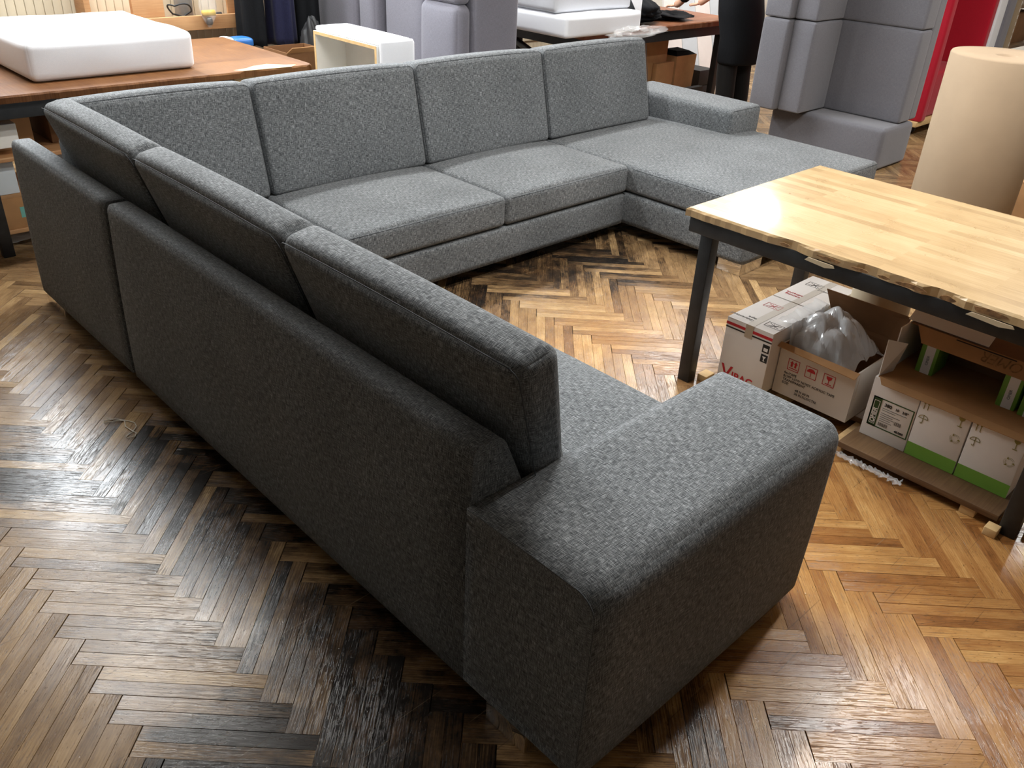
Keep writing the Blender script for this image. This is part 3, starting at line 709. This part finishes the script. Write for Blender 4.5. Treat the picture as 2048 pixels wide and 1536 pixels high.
# cream paper roll under the table, strip of plastic film
mb = MB().lathe([(0, ZS), (.115, ZS), (.118, ZS+.004), (.118, .45), (.114, .455), (.04, .455), (.038, .44), (0, .44)], 2.395, .53)
tag(mb.build('paper_roll', 'cream_paper', None, (2.395, .53, ZS)), 'cream paper roll standing behind the open carton under the table', 'paper roll')
def film():
    V = []; F = []; rng = random.Random(4); n = 26; m = 5
    for i in range(n+1):
        for k in range(m): V.append((1.715+.02*k/m*2+rng.uniform(-.006, .006), .29-.25*i/n+rng.uniform(-.005, .005), .004+.018*abs(math.sin(i*1.3+k*1.7))+.004*rng.random()))
    for i in range(n):
        for k in range(m-1): F.append((i*m+k, i*m+k+1, (i+1)*m+k+1, (i+1)*m+k))
    o = MB().add(V, F, None, True).build('plastic_film', 'thin_film', None, (1.73, .17, 0)); md = o.modifiers.new('t', 'SOLIDIFY'); md.thickness = .001
    tag(o, 'thin strip of crumpled clear plastic film on the floor by the white cartons', 'plastic film')
film()
# loose thread on the parquet
def hv(u, v):       # floor position from thread shape, metres
    return u, v
TH = [(-.185, 2.17), (-.15, 2.155), (-.12, 2.12), (-.105, 2.09), (-.11, 2.06), (-.135, 2.035), (-.165, 2.02), (-.162, 2.005), (-.14, 2.0), (-.128, 2.02), (-.135, 2.05), (-.14, 2.085), (-.128, 2.12), (-.14, 2.145), (-.17, 2.175)]
tag(MB().tube([(x, y, .0028+.0012*(i % 3 == 1)) for i, (x, y) in enumerate(TH)], .0016, 6).tube([(-.19, 2.155, .003), (-.15, 2.14, .0045), (-.125, 2.12, .004)], .0016, 6).build('loose_thread', 'thread_white', None, (-.14, 2.08, 0)), 'looped white thread lying on the dark parquet left of the sofa', 'thread')

# ------------------------------------------------------------------ brown work table at the back left
LT = .80
lt = thing('work_table', 'long brown-topped work table with worn edge and black apron behind the sofa', 'table', (.2, 4.45, 0))
ltop = ragged_top(-1.5, 1.86, 3.89, 5.02, LT-.035, LT, 9, .03, .006, ((1.86, 3.9, .06, .02), (1.45, 3.89, .08, .015))).build('tabletop', 'brown_top', lt)
MB().plate([(0, 0), (.30, -.02), (.36, .03), (.30, .05), (.22, .12), (.12, .10), (.06, .06), (-.03, .04)], (1.40, 3.91, LT-.0002), (1, 0, 0), (0, 1, 0), .0012).build('worn_patch', 'pine', ltop)
MB().box(-1.45, 1.35, 3.93, 3.97, LT-.115, LT-.0355, .003).box(-1.45, 1.8, 4.94, 4.98, LT-.115, LT-.0355, .003).box(1.3, 1.34, 3.975, 4.935, LT-.115, LT-.0355).build('apron', 'black_steel', lt)
MB().box(1.36, 1.82, 3.93, 3.97, LT-.08, LT-.0355).build('batten', 'pine', lt)
for (x, y) in ((-1.45, 3.98), (.02, 3.98), (1.3, 3.98), (-1.45, 4.88), (1.24, 4.88)): MB().box(x, x+.055, y, y+.05, 0, LT-.116, .003).build('leg', 'black_steel', lt)
tag(MB().soft(.37, 1.23, 4.10, 5.0, LT+.001, .995, .035, (.008, .008, .006), 14, 4, None, .003, 2).build('foam_cushion', 'wadding', None, (.8, 4.5, LT)), 'thick white wadding-wrapped cushion block on the brown table', 'cushion')
# things stored under it
bx = thing('drawer_crate', 'open brown cardboard crate under the brown table at far left', 'box', (.15, 4.35, .48))
b = MB().box(-.2, .34, 4.18, 4.186, .48, .70).box(.334, .34, 4.186, 4.6, .48, .70).box(-.2, .34, 4.6, 4.606, .48, .70).box(-.2, .34, 4.186, 4.6, .48, .486); b.build('body', 'kraft', bx)
flap([(.34, 4.18, .70), (.34, 4.6, .70), (.42, 4.6, .66), (.42, 4.18, .66)], .004, 'kraft', bx)
tag(MB().box(-.15, .24, 4.06, 4.17, .52, .635, .004).build('white_block', 'white_panel', None, (.05, 4.1, .52)), 'white board block resting under the brown table edge', 'board')
shf = thing('storage_shelf', 'low wooden storage shelf under the brown table', 'shelf', (0, 4.3, 0))
MB().box(-.4, 1.15, 4.05, 4.7, .455, .478, .003).build('shelf_board', 'bench_wood', shf); MB().box(-.4, 1.15, 4.05, 4.7, .09, .112, .003).build('shelf_board', 'bench_wood', shf)
for (x, y) in ((-.4, 4.05), (1.1, 4.05), (-.4, 4.66), (1.1, 4.66)):
    MB().box(x, x+.04, y, y+.04, 0, .0895).box(x, x+.04, y, y+.04, .1125, .4545).build('post', 'bench_wood', shf)
tag(MB().box(-.3, .2, 4.12, 4.16, .275, .44, .003).build('pale_panel', 'pale_blue', None, (-.05, 4.14, .275)), 'pale blue-white panel standing on the low carton at far left', 'panel')
cb = closed_carton('cardboard_box', 'low brown carton with teal sticker on the shelf at far left', -.3, .30, 4.06, 4.5, .1125, .274, 'kraft', None)
MB().plate(rect(.075, .055), (.165, 4.0595, .165), (1, 0, 0), (0, 0, 1), .0008).build('sticker', 'teal_print', cb)
bx2 = closed_carton('cardboard_box', 'brown carton under the brown table right beside the open crate', .43, .95, 4.2, 4.65, .4785, .70, 'kraft_dark', None)
crumple('plastic_bag', 'clump of grey plastic wrap on the floor under the brown table', 'bag', .1, 4.25, .0, .2, .12, .06, 'clear_plastic', 8, rough=.3)

# ------------------------------------------------------------------ back wall bench with tools
be = thing('wall_bench', 'raw wooden wall shelf with front board behind the white cushion block', 'shelf', (1.9, 5.65, .77))
MB().box(1.2, 2.42, 5.53, 5.555, .77, .865, .003).build('front_board', 'bench_wood', be)
MB().box(1.2, 2.42, 5.556, 5.77, .80, .825, .003).build('shelf_board', 'bench_wood', be)
MB().box(2.2, 2.42, 5.59, 5.61, .8255, 1.5, .003).build('upright_panel', 'bench_wood', be)
MB().box(1.2, 1.24, 5.6, 5.77, .826, 1.5, .003).build('upright_panel', 'bench_wood', be)
tag(MB().lathe([(0, .826), (.058, .826), (.062, .835), (.062, 1.04), (.05, 1.07), (.02, 1.075), (0, 1.075)], 1.905, 5.67, 28).build('metal_can', 'can_paint', None, (1.905, 5.67, .826)), 'brushed metal can standing on the wooden wall shelf', 'can')
tag(MB().tube([(1.83+.06*math.cos(a)*1.4, 5.572+.03*math.sin(a), .832+.02*abs(math.sin(a*1.5))+.1*max(0, math.sin(a*.5-.6))) for a in np.linspace(0, 9, 40)], .006, 8).build('power_cord', 'black_steel', None, (1.83, 5.572, .826)), 'black cable coiled in front of the metal can', 'cord')
tag(MB().box(1.5, 1.72, 5.57, 5.61, .8255, .985, .004).build('wood_offcut', 'bench_wood', None, (1.61, 5.59, .8255)), 'orange-brown wood offcut on the wall shelf behind the white cushion block', 'wood')
ORG_Z = .80
bagp = thing('hanging_bag', 'clear bag with yellow roll and grey hardware hanging on the wall shelf', 'bag', (2.0, 5.5, .79))
MB().lathe([(0, .79), (.012, .792), (.05, .86), (.062, .93), (.05, 1.02), (.02, 1.06), (.012, 1.08)], 2.0, 5.49, 18).build('film', 'thin_film', bagp)
MB().tube([(1.955, 5.488, .885), (2.045, 5.488, .885)], .02, 12).build('yellow_roll', 'yellow_plastic', bagp)
MB().soft(1.98, 2.02, 5.475, 5.505, .803, .855, .012, seg=2, m=2, wob=.003).build('hardware', 'steel', bagp)
tag(MB().tube([(2.07, 5.66, .845), (2.18, 5.66, .845)], .018, 10).build('hand_tool', 'rubber', None, (2.12, 5.66, .826)), 'short black hand tool lying on the wooden wall shelf', 'tool')
# hanging clothes
def garment(name, label, cx, cy, w, d, z0, z1, mat, seed, folds=5):
    V = []; F = []; n = 48; m = 18; rng = random.Random(seed); ph = rng.random()*6
    for i in range(m+1):
        k = i/m; z = z0+(z1-z0)*k; sw = 1+.15*(1-k); sh = 1 if k < .85 else 1-.6*((k-.85)/.15)**2
        for j in range(n):
            a = 2*math.pi*j/n; f = 1+.16*(1-.5*k)*math.sin(folds*a+ph+.8*k)
            V.append((cx+w/2*sw*sh*f*math.cos(a), cy+d/2*sw*f*math.sin(a), z+.012*math.sin(3*a+ph)*(i == 0)))
    for i in range(m):
        for j in range(n): F.append((i*n+j, i*n+(j+1) % n, (i+1)*n+(j+1) % n, (i+1)*n+j))
    F += [tuple(reversed(range(n))), tuple(range(m*n, (m+1)*n))]
    return tag(MB().add(V, F, None, True).build(name, mat, None, (cx, cy, z0)), label, 'jacket', 'work clothes on the back wall')
rk = thing('coat_rail', 'steel coat rail on the back wall', 'rail', (2.5, 5.4, 1.56))
MB().tube([(2.05, 5.42, 1.6), (2.9, 5.42, 1.6)], .012, 10).build('bar', 'steel', rk)
for x in (2.1, 2.85): MB().tube([(x, 5.42, 1.6), (x, 5.78, 1.6)], .01, 8).build('bracket', 'steel', rk)
garment('hanging_jacket', 'black work jacket hanging beside the wooden wall shelf', 2.29, 5.42, .165, .2, .66, 1.585, 'black_cloth', 3)
garment('hanging_coat', 'navy blue work coat hanging in the middle of the clothes', 2.515, 5.40, .165, .2, .66, 1.585, 'navy_cloth', 5, 6)
garment('hanging_jacket', 'black jacket hanging next to the upright lavender sofa', 2.74, 5.42, .165, .2, .62, 1.585, 'black_cloth', 9)
# odds and ends between the brown table and the white frame
cr = thing('cardboard_box', 'open brown cardboard box behind the corner of the brown table', 'box', (2.32, 4.85, 0))
MB().box(2.14, 2.46, 4.7, 4.705, 0, .72).box(2.14, 2.46, 5.0, 5.005, 0, .72).box(2.14, 2.145, 4.705, 5.0, 0, .72).box(2.455, 2.46, 4.705, 5.0, 0, .72).box(2.145, 2.455, 4.705, 5.0, 0, .006).build('body', 'kraft_dark', cr)
flap([(2.14, 4.7, .72), (2.46, 4.7, .72), (2.46, 4.62, .765), (2.14, 4.62, .765)], .004, 'kraft', cr)
crumple('rubbish_bag', 'black plastic sack with grey film slumped in front of the hanging clothes', 'bag', 2.6, 5.12, 0, .1, .12, .86, 'rubber', 12, rough=.12)
st = thing('tool_stool', 'small wooden stool carrying blue packs behind the brown table', 'stool', (2.02, 5.15, 0))
MB().box(1.9, 2.12, 5.06, 5.28, .68, .705, .004).build('seat', 'bench_wood', st)
for (x, y) in ((1.91, 5.07), (2.08, 5.07), (1.91, 5.24), (2.08, 5.24)): MB().box(x, x+.03, y, y+.03, 0, .6795).build('leg', 'bench_wood', st)
tag(MB().soft(1.97, 2.11, 5.08, 5.2, .7055, .76, .015, (0, 0, .01), 4, 3, wob=.004, seed=2).build('blue_pack', 'blue_plastic', None, (2.04, 5.14, .7055)), 'blue plastic pack lying behind the brown table', 'pack')
tag(MB().soft(1.91, 1.965, 5.08, 5.2, .7055, .77, .012, (0, 0, .006), 3, 3, wob=.004, seed=4).build('clear_pack', 'pale_blue', None, (1.94, 5.14, .7055)), 'pale clear-wrapped pack beside the blue pack', 'pack')

# ------------------------------------------------------------------ white seat frame
wf = thing('seat_frame', 'white padded wooden box frame standing on edge behind the sofa', 'seat frame', (2.36, 4.13, 0))
X0, X1, Y0, Y1, Z1 = 2.235, 2.50, 3.77, 4.5, .915
MB().soft(X0+.012, X1, Y0, Y0+.03, 0, Z1, .014, (0, .006, 0), 6, 3).build('padding', 'wadding', wf)
MB().soft(X0+.012, X1, Y0+.031, Y1-.001, Z1-.03, Z1, .014, (0, 0, .006), 6, 3).build('padding', 'wadding', wf)
MB().soft(X1-.02, X1+.015, Y0+.01, Y1-.01, .01, Z1-.01, .016, (.008, 0, 0), 6, 3).build('padding', 'wadding', wf)
mb = MB().box(X0, X1-.02, Y0+.031, Y0+.05, 0, Z1-.031).box(X0, X1-.02, Y1-.02, Y1, 0, Z1-.031).box(X0, X1-.02, Y0+.05, Y1-.02, Z1-.05, Z1-.031).box(X0, X1-.02, Y0+.05, Y1-.02, 0, .02).box(X1-.036, X1-.021, Y0+.05, Y1-.02, .02, Z1-.05)
mb.build('panel', 'white_panel', wf)
MB().box(X0-.002, X0-.0005, Y0+.031, Y0+.05, 0, Z1-.031).box(X0-.002, X0-.0005, Y1-.02, Y1, 0, Z1-.031).box(X0-.002, X0-.0005, Y0+.05, Y1-.02, Z1-.05, Z1-.031).build('plywood_edge', 'pine', wf)

# ------------------------------------------------------------------ upright lavender sofas
LF = 'lavender_fabric'
s1 = thing('upended_sofa', 'slate grey sofa standing on its arm beside the tall paper roll', 'sofa', (5.75, 2.5, 0), 'upended sofas')
MB().soft(5.52, 6.03, 2.0, 2.96, 0, .318, .035, (.004, .004, .004), 8, 4).build('armrest', 'slate_fabric', s1)
MB().soft(5.55, 6.03, 2.0, 2.96, 1.72, 2.0, .035, (.004, .004, .004), 8, 4).build('armrest', 'slate_fabric', s1)
MB().soft(5.96, 6.1, 2.03, 2.95, .322, 1.715, .02, (0, .002, 0), 6, 3).build('seat_base', 'slate_fabric', s1)
for (za, zb) in ((.322, .985), (.989, 1.715)):
    MB().soft(5.775, 5.958, 2.02, 2.70, za, zb, .02, (.008, .006, .004), 10, 4).build('seat_cushion', 'slate_fabric', s1)
    w = MB().soft(5.36, 5.772, 2.64, 2.825, za+.006, zb-.0005, .015, (.006, .012, .01), 10, 4).build('back_cushion', 'slate_fabric', s1)
    MB().soft(5.30, 5.76, 2.828, 3.05, za+.005, zb-.0005, .017, (.01, .01, .01), 10, 4).build('headrest', 'slate_fabric', s1)
MB().soft(5.775, 5.955, 2.705, 3.06, .322, 1.715, .03, (.004, .004, 0), 6, 3).build('backrest', 'slate_fabric', s1)
s2 = thing('upended_sofa', 'lavender grey sofa standing on end behind the white box frame', 'sofa', (3.2, 4.35, 0), 'upended sofas')
MB().soft(3.10, 3.52, 3.9, 4.05, 0, 1.9, .03, (.004, .008, 0), 8, 4).build('backrest', LF, s2)
for (za, zb) in ((.01, .50), (.504, 1.06), (1.064, 1.7)):
    MB().soft(2.97, 3.097, 3.915, 4.32, za, zb, .045, (.02, .01, .012), 10, 4).build('back_cushion', LF, s2)
MB().soft(3.10, 3.52, 4.055, 4.79, 0, 1.9, .03, (.008, .006, 0), 8, 4).build('seat_cushion', LF, s2)
MB().soft(3.02, 3.098, 4.33, 4.79, 0, 1.9, .03, (.008, .006, 0), 8, 4).build('seat_front', LF, s2)
s3 = thing('upended_seat_module', 'lavender grey seat module standing on end against the back wall', 'sofa module', (3.2, 5.2, 0))
MB().soft(2.93, 3.5, 5.05, 5.66, 0, 1.9, .06, (.012, .01, 0), 8, 5).build('seat', LF, s3)
MB().soft(2.96, 3.5, 4.83, 5.045, 0, 1.9, .05, (.01, .01, 0), 8, 5).build('side', LF, s3)

# ------------------------------------------------------------------ far cutting table
ct = thing('cutting_table', 'reddish brown cutting table with black frame behind the sofa', 'table', (5.4, 4.5, 0))
ragged_top(4.3, 6.42, 3.97, 5.15, .755, .80, 21, .04, .006).build('tabletop', 'red_top', ct)
MB().box(4.35, 6.38, 4.02, 4.06, .67, .7545).box(4.35, 6.38, 5.06, 5.1, .67, .7545).box(4.35, 4.39, 4.06, 5.06, .67, .7545).box(6.34, 6.38, 4.06, 5.06, .67, .7545).build('apron', 'black_steel', ct)
for (x, y) in ((4.36, 4.065), (6.29, 4.065), (4.58, 4.99), (6.29, 4.99)): MB().box(x, x+.06, y, y+.06, 0, .6695 if x > 4.5 else .6695, .003).build('leg', 'black_steel', ct)
MB().box(4.42, 4.46, 4.13, 5.0, .30, .34).build('brace', 'black_steel', ct)
MB().tube([(4.42, 5.0, .68), (4.4, 4.3, .45)], .03, 8).build('brace', 'black_steel', ct)
MB().box(4.4, 6.34, 4.2, 4.26, .13, .17).build('brace', 'black_steel', ct)
for k, (za, zb, l) in enumerate(((.802, .96, 'lower white foam slab hanging over the end of the cutting table'), (.962, 1.13, 'upper white foam slab on the stack on the cutting table'))):
    tag(MB().soft(3.95, 4.82, 3.96-.12*(k == 0), 4.9, za, zb, .03, (.006, .008, .004), 12, 4, None, .003, 4+k).build('foam_slab', 'foam_grey' if k else 'wadding', None, (4.45, 4.4, za)), l, 'foam', 'white foam slabs')
crumple('plastic_wrap', 'bunched clear plastic wrap between the foam and the cutting table edge', 'plastic', 4.72, 3.795, .765, .28, .04, .08, 'thin_film', 15, rough=.5)
def heap(name, label, cat, cx, cy, z0, rx, ry, h, mat, seed):
    return crumple(name, label, cat, cx, cy, z0, rx, ry, h, mat, seed, 30, .42, 'fabric pieces on the cutting table')
heap('leather_piece', 'crumpled black leather piece with pale edges beside the foam slabs', 'fabric', 5.17, 4.22, .8005, .27, .18, .18, 'black_cloth', 31)
heap('leather_piece', 'flat spread of black fabric in front of the person on the cutting table', 'fabric', 5.7, 4.26, .8005, .22, .16, .06, 'black_cloth', 37)
tag(MB().add(*(lambda V: (V, [(0, 1, 2), (0, 2, 3), (0, 3, 1), (1, 3, 2)]))([(4.98, 3.985, .86), (4.9, 4.05, 1.03), (5.06, 4.06, 1.03), (5.0, 4.0, 1.03)])).build('white_scrap', 'wadding', None, (4.98, 3.985, .86)), 'pointed white fabric scrap hanging over the black leather', 'fabric')
# cartons and boards under it
k1 = closed_carton('cardboard_box', 'tall brown carton under the far cutting table', 5.42, 5.86, 4.32, 4.8, .172, .62, 'kraft', None)
k2 = closed_carton('cardboard_box', 'small brown carton leaning in front of the tall carton', 5.66, 5.92, 4.27, 4.315, .0, .42, 'kraft', None)
k3 = thing('paper_sack', 'brown paper bag standing open under the cutting table', 'bag', (6.15, 4.38, 0))
MB().hexa([(5.97, 4.28, 0), (6.24, 4.28, 0), (6.24, 4.5, 0), (5.97, 4.5, 0), (5.95, 4.27, .46), (6.26, 4.27, .46), (6.26, 4.51, .46), (5.95, 4.51, .46)]).build('body', 'kraft', k3)
MB().hexa([(5.955, 4.275, .4605), (6.255, 4.275, .4605), (6.255, 4.505, .4605), (5.955, 4.505, .4605), (6.0, 4.32, .50), (6.2, 4.32, .49), (6.2, 4.46, .5), (6.0, 4.46, .5)]).build('contents', 'black_cloth', k3)
for k, (z, l) in enumerate(((0.0, 'lower'), (.145, 'upper'))):
    c = closed_carton('black_box', '%s black box of the pair stacked beside the paper bag' % l, 6.40, 6.66-.02*k, 4.3, 4.6, z, z+.142, 'black_print', None, group='stack of black boxes')
for k in range(4):
    o = MB(); x = 6.72+.27*k
    o.hexa([(x, 4.86, 0), (x+.26, 4.86, 0), (x+.26, 4.88, 0), (x, 4.88, 0), (x, 5.18, 1.15), (x+.26, 5.18, 1.15), (x+.26, 5.2, 1.15), (x, 5.2, 1.15)])
    tag(o.build('white_board', 'pale_blue' if k % 2 else 'white_card', None, (x, 5, 0)), '%s of the four pale boards leaning behind the cutting table' % ('leftmost', 'second from the left', 'third from the left', 'rightmost')[k], 'board', 'pale leaning boards')

# ------------------------------------------------------------------ person at the cutting table
def skinned(name, pts, edges, rad, mat, sub=2, root=0):
    me = bpy.data.meshes.new(name); me.from_pydata(pts, edges, []); o = bpy.data.objects.new(name, me); C.objects.link(o)
    o.modifiers.new('skin', 'SKIN'); sd = me.skin_vertices[0].data
    for i, r in enumerate(rad): sd[i].radius = r if isinstance(r, tuple) else (r, r); sd[i].use_root = (i == root)
    md = o.modifiers.new('sub', 'SUBSURF'); md.levels = md.render_levels = sub
    dg = bpy.context.evaluated_depsgraph_get(); m2 = bpy.data.meshes.new_from_object(o.evaluated_get(dg))
    bpy.data.objects.remove(o); bpy.data.meshes.remove(me)
    m2.name = name; m2.materials.clear(); m2.materials.append(MATS[mat])
    for p in m2.polygons: p.use_smooth = True
    return m2
def person():
    ox, oy = 6.0, 3.66
    def W(l): return [(ox+x, oy+y, z) for x, y, z in l]
    # pelvis spine chest neck head | left leg | right leg | arms
    J = [(0, 0, .93), (-.01, .03, 1.1), (-.05, .1, 1.3), (-.09, .15, 1.45), (-.11, .18, 1.53), (-.13, .22, 1.63), (-.135, .23, 1.72),
         (-.1, 0, .88), (-.11, .02, .5), (-.12, -.03, .1), (-.13, .12, .035), (.1, 0, .88), (.11, .02, .5), (.12, -.03, .1), (.12, .12, .035),
         (-.24, .15, 1.4), (-.36, .27, 1.15), (-.30, .47, .95), (-.29, .53, .92), (.1, .15, 1.4), (.2, .28, 1.16), (.06, .46, .96), (.04, .52, .92)]
    E = [(0, 1), (1, 2), (2, 3), (3, 4), (4, 5), (5, 6), (0, 7), (7, 8), (8, 9), (9, 10), (0, 11), (11, 12), (12, 13), (13, 14), (3, 15), (15, 16), (16, 17), (17, 18), (3, 19), (19, 20), (20, 21), (21, 22)]
    Rr = [.13, .12, .14, .1, .055, .095, .07, .085, .06, .042, .035, .085, .06, .042, .035, .055, .042, .03, .035, .055, .042, .03, .035]
    me = skinned('person', J, E, Rr, 'skin')
    body = bpy.data.objects.new('person', me); C.objects.link(body); body.location = (ox, oy, 0); ORG[body.name] = (ox, oy, 0)
    tag(body, 'person in dark coat and dusty black trousers leaning over the cutting table', 'person')
    def child(nm, mesh): o = bpy.data.objects.new(nm, mesh); C.objects.link(o); o.parent = body; return o
    for s in (-1, 1):      # fingers rooted in each palm
        hx, hy = ((-.29, .53) if s < 0 else (.04, .52))
        for k in range(5):
            if k < 4: P = [(hx+(k-1.5)*.02, hy+.0, .915), (hx+(k-1.5)*.024, hy+.05, .912), (hx+(k-1.5)*.025, hy+.085-.008*abs(k-1.5), .897)]
            else: P = [(hx-s*.025, hy-.01, .915), (hx-s*.055, hy+.02, .908), (hx-s*.062, hy+.05, .898)]
            child('finger', skinned('finger', P, [(0, 1), (1, 2)], [.011, .009, .008], 'skin', 1))
    # trousers
    child('trousers', skinned('trousers', [(0, 0, .95), (-.1, 0, .86), (-.112, .02, .5), (-.12, -.02, .09), (.1, 0, .86), (.112, .02, .5), (.12, -.02, .09)], [(0, 1), (1, 2), (2, 3), (0, 4), (4, 5), (5, 6)], [.115, .11, .095, .085, .11, .095, .085], 'dusty_cloth'))
    # coat reaching below the hips, with sleeves
    SEC = [(.5, 0, -.01, .215, .15), (.52, 0, -.01, .225, .16), (.7, 0, -.01, .225, .165), (.9, -.05, 0, .255, .165), (1.08, -.06, .03, .25, .155), (1.25, -.04, .08, .205, .15), (1.38, -.07, .125, .2, .13), (1.46, -.09, .15, .13, .1), (1.51, -.1, .165, .075, .07)]
    V = []; F = []; n = 32
    for (z, cx, cy, rx, ry) in SEC:
        for k in range(n):
            a = 2*math.pi*k/n; fo = 1+.05*max(0, 1-z)*math.sin(5*a+1)
            V.append((ox+cx+rx*fo*math.cos(a), oy+cy+ry*fo*math.sin(a), z))
    for i in range(len(SEC)-1):
        for k in range(n): F.append((i*n+k, i*n+(k+1) % n, (i+1)*n+(k+1) % n, (i+1)*n+k))
    F.append(tuple(reversed(range(n)))); F.append(tuple(range((len(SEC)-1)*n, len(SEC)*n)))
    MB().add(V, F, None, True).build('coat', 'black_cloth', body)
    for P in ([(-.2, .14, 1.4), (-.25, .16, 1.38), (-.37, .27, 1.15), (-.31, .45, .965)], [(.04, .14, 1.4), (.1, .16, 1.38), (.21, .28, 1.16), (.07, .44, .975)]):
        child('sleeve', skinned('sleeve', P, [(0, 1), (1, 2), (2, 3)], [.085, .08, .062, .05], 'black_cloth'))
    child('hair', skinned('hair', [(-.14, .2, 1.66), (-.15, .215, 1.74), (-.13, .25, 1.775)], [(0, 1), (1, 2)], [.1, .1, .06], 'hair'))
    for s in (-1, 1):
        child('shoe', skinned('shoe', [(s*.12, -.06, .045), (s*.122, .04, .05), (s*.128, .16, .035)], [(0, 1), (1, 2)], [.05, .055, .042], 'black_cloth'))
        child('eye', skinned('eye', [(-.13+s*.03, .325, 1.64), (-.13+s*.03, .33, 1.64)], [(0, 1)], [.012, .01], 'black_print', 1))
        child('ear', skinned('ear', [(-.13+s*.095, .22, 1.615), (-.13+s*.1, .22, 1.66)], [(0, 1)], [.016, .018], 'skin', 1))
    child('nose', skinned('nose', [(-.13, .31, 1.645), (-.13, .335, 1.605)], [(0, 1)], [.012, .017], 'skin', 1))
    child('mouth', skinned('mouth', [(-.155, .308, 1.575), (-.105, .308, 1.575)], [(0, 1)], [.008, .008], 'red_print', 1))
person()

# ------------------------------------------------------------------ right-hand side: paper roll, red sofa, panels, shelf
mb = MB().lathe([(0, 0), (.27, 0), (.276, .006), (.276, 1.09), (.27, 1.1), (.16, 1.1), (.06, 1.097), (.045, 1.095), (.045, 1.03), (0, 1.03)], 4.30, .95, 72)
pr = mb.build('paper_roll', 'paper_roll', None, (4.30, .95, 0)); tag(pr, 'tall wide roll of beige kraft paper standing behind the blond table', 'paper roll')
rs = thing('red_sofa', 'bright red sofa standing on end on a wooden dolly', 'sofa', (7.3, 2.7, 0))
RF = 'red_fabric'
MB().soft(6.92, 7.02, 2.3, 3.1, .13, 1.9, .02, (0, .002, 0), 6, 3).build('side_panel', RF, rs)
MB().soft(7.86, 7.96, 2.3, 3.1, .13, 1.9, .02, (0, .002, 0), 6, 3).build('side_panel', RF, rs)
MB().soft(7.022, 7.858, 2.75, 3.05, .13, 1.9, .03, (0, .01, 0), 6, 3).build('backrest', RF, rs)
MB().soft(7.022, 7.858, 2.36, 2.745, .13, .52, .03, (0, .01, .01), 6, 3).build('seat_cushion', RF, rs)
MB().box(6.9, 7.98, 2.32, 3.1, .085, .129, .003).build('dolly', 'pine', rs)
for (x, y) in ((7.05, 2.42), (7.8, 2.42), (7.05, 3.0), (7.8, 3.0)):
    MB().tube([(x-.015, y, .04), (x+.015, y, .04)], .04, 16).build('caster', 'rubber', rs)
    MB().box(x-.02, x+.02, y-.012, y+.012, .075, .0845).build('caster_plate', 'steel', rs)
tag(MB().soft(8.0, 8.18, 2.3, 3.0, 0, 1.9, .02, (0, .002, 0), 4, 3).build('padded_board', 'wadding', None, (8.09, 2.6, 0)), 'upright white padded board between the red sofa and the grey panel', 'panel')
tag(MB().soft(8.2, 8.42, 2.3, 3.0, 0, 1.9, .03, (.004, .004, 0), 4, 3).build('grey_panel', LF, None, (8.3, 2.6, 0)), 'upright light grey upholstered panel next to the shelf rack', 'panel')
sr = thing('shelf_rack', 'beige slotted metal shelf rack at the right edge', 'shelf', (8.85, 2.5, 0))
for (x, y) in ((8.46, 2.28), (9.3, 2.28), (8.46, 2.96), (9.3, 2.96)):
    p = MB().box(x, x+.04, y, y+.04, 0, 2.2).build('upright', 'beige_metal', sr)
    if x < 9 and y < 2.5:
        for k in range(14): MB().plate([(-.007, -.016), (.007, -.016), (.007, .016), (-.007, .016)], (x+.02, y-.0002, .55+k*.06), (1, 0, 0), (0, 0, 1), .0008).build('slot', 'white_card', p)
for z in (.25, .62, .98, 1.5): MB().box(8.501, 9.299, 2.285, 2.98, z, z+.03, .003).build('shelf_board', 'shelf_wood', sr)
kb = closed_carton('cardboard_box', 'brown carton on the middle board of the shelf rack', 8.6, 9.1, 2.35, 2.8, .6505, .93, 'kraft_dark', None)
closed_carton('cardboard_box', 'brown carton on the floor behind the tall paper roll', 4.78, 5.2, .40, .88, 0, .36, 'kraft', None)

# ------------------------------------------------------------------ parquet: the 300 boards that show largest are parts, the rest one piece
def seen(b):
    x, y, _ = b
    u, v, w = px((x, y, 0))
    if w < .3 or not(-60 < u < 2108 and -30 < v < 1580): return 0
    for a in ((0, .97, 0, .373, .6), (0, .2, 0, 3.3, .74), (.1, .35, .3, 3.0, .9), (.2, .96, .3, 3.1, .4), (.9, 2.9, 2.3, 3.1, .4), (2.9, 4.3, 1.47, 3.3, .4)):
        if a[0] < x < a[1] and a[2] < y < a[3]: return 0
        # ray from the board to the camera through a box
        d = CAM-Vector((x, y, 0)); t0, t1 = 0., 1.
        for k, (lo, hi) in enumerate(((a[0], a[1]), (a[2], a[3]), (0, a[4]))):
            o = (x, y, 0)[k]
            if abs(d[k]) < 1e-9:
                if not lo <= o <= hi: t0 = 2
                continue
            q0, q1 = sorted(((lo-o)/d[k], (hi-o)/d[k])); t0, t1 = max(t0, q0), min(t1, q1)
        if t0 < t1: return 0
    return (CAM.z/w)/(w*w)
rank = sorted(BOARDS, key=seen, reverse=True)
near = [b for b in rank[:300] if seen(b) > 0]; rest = rank[len(near):]
for b in near: build_boards([b], 'board')
tag(build_boards(rest, 'boards'), kind='stuff')
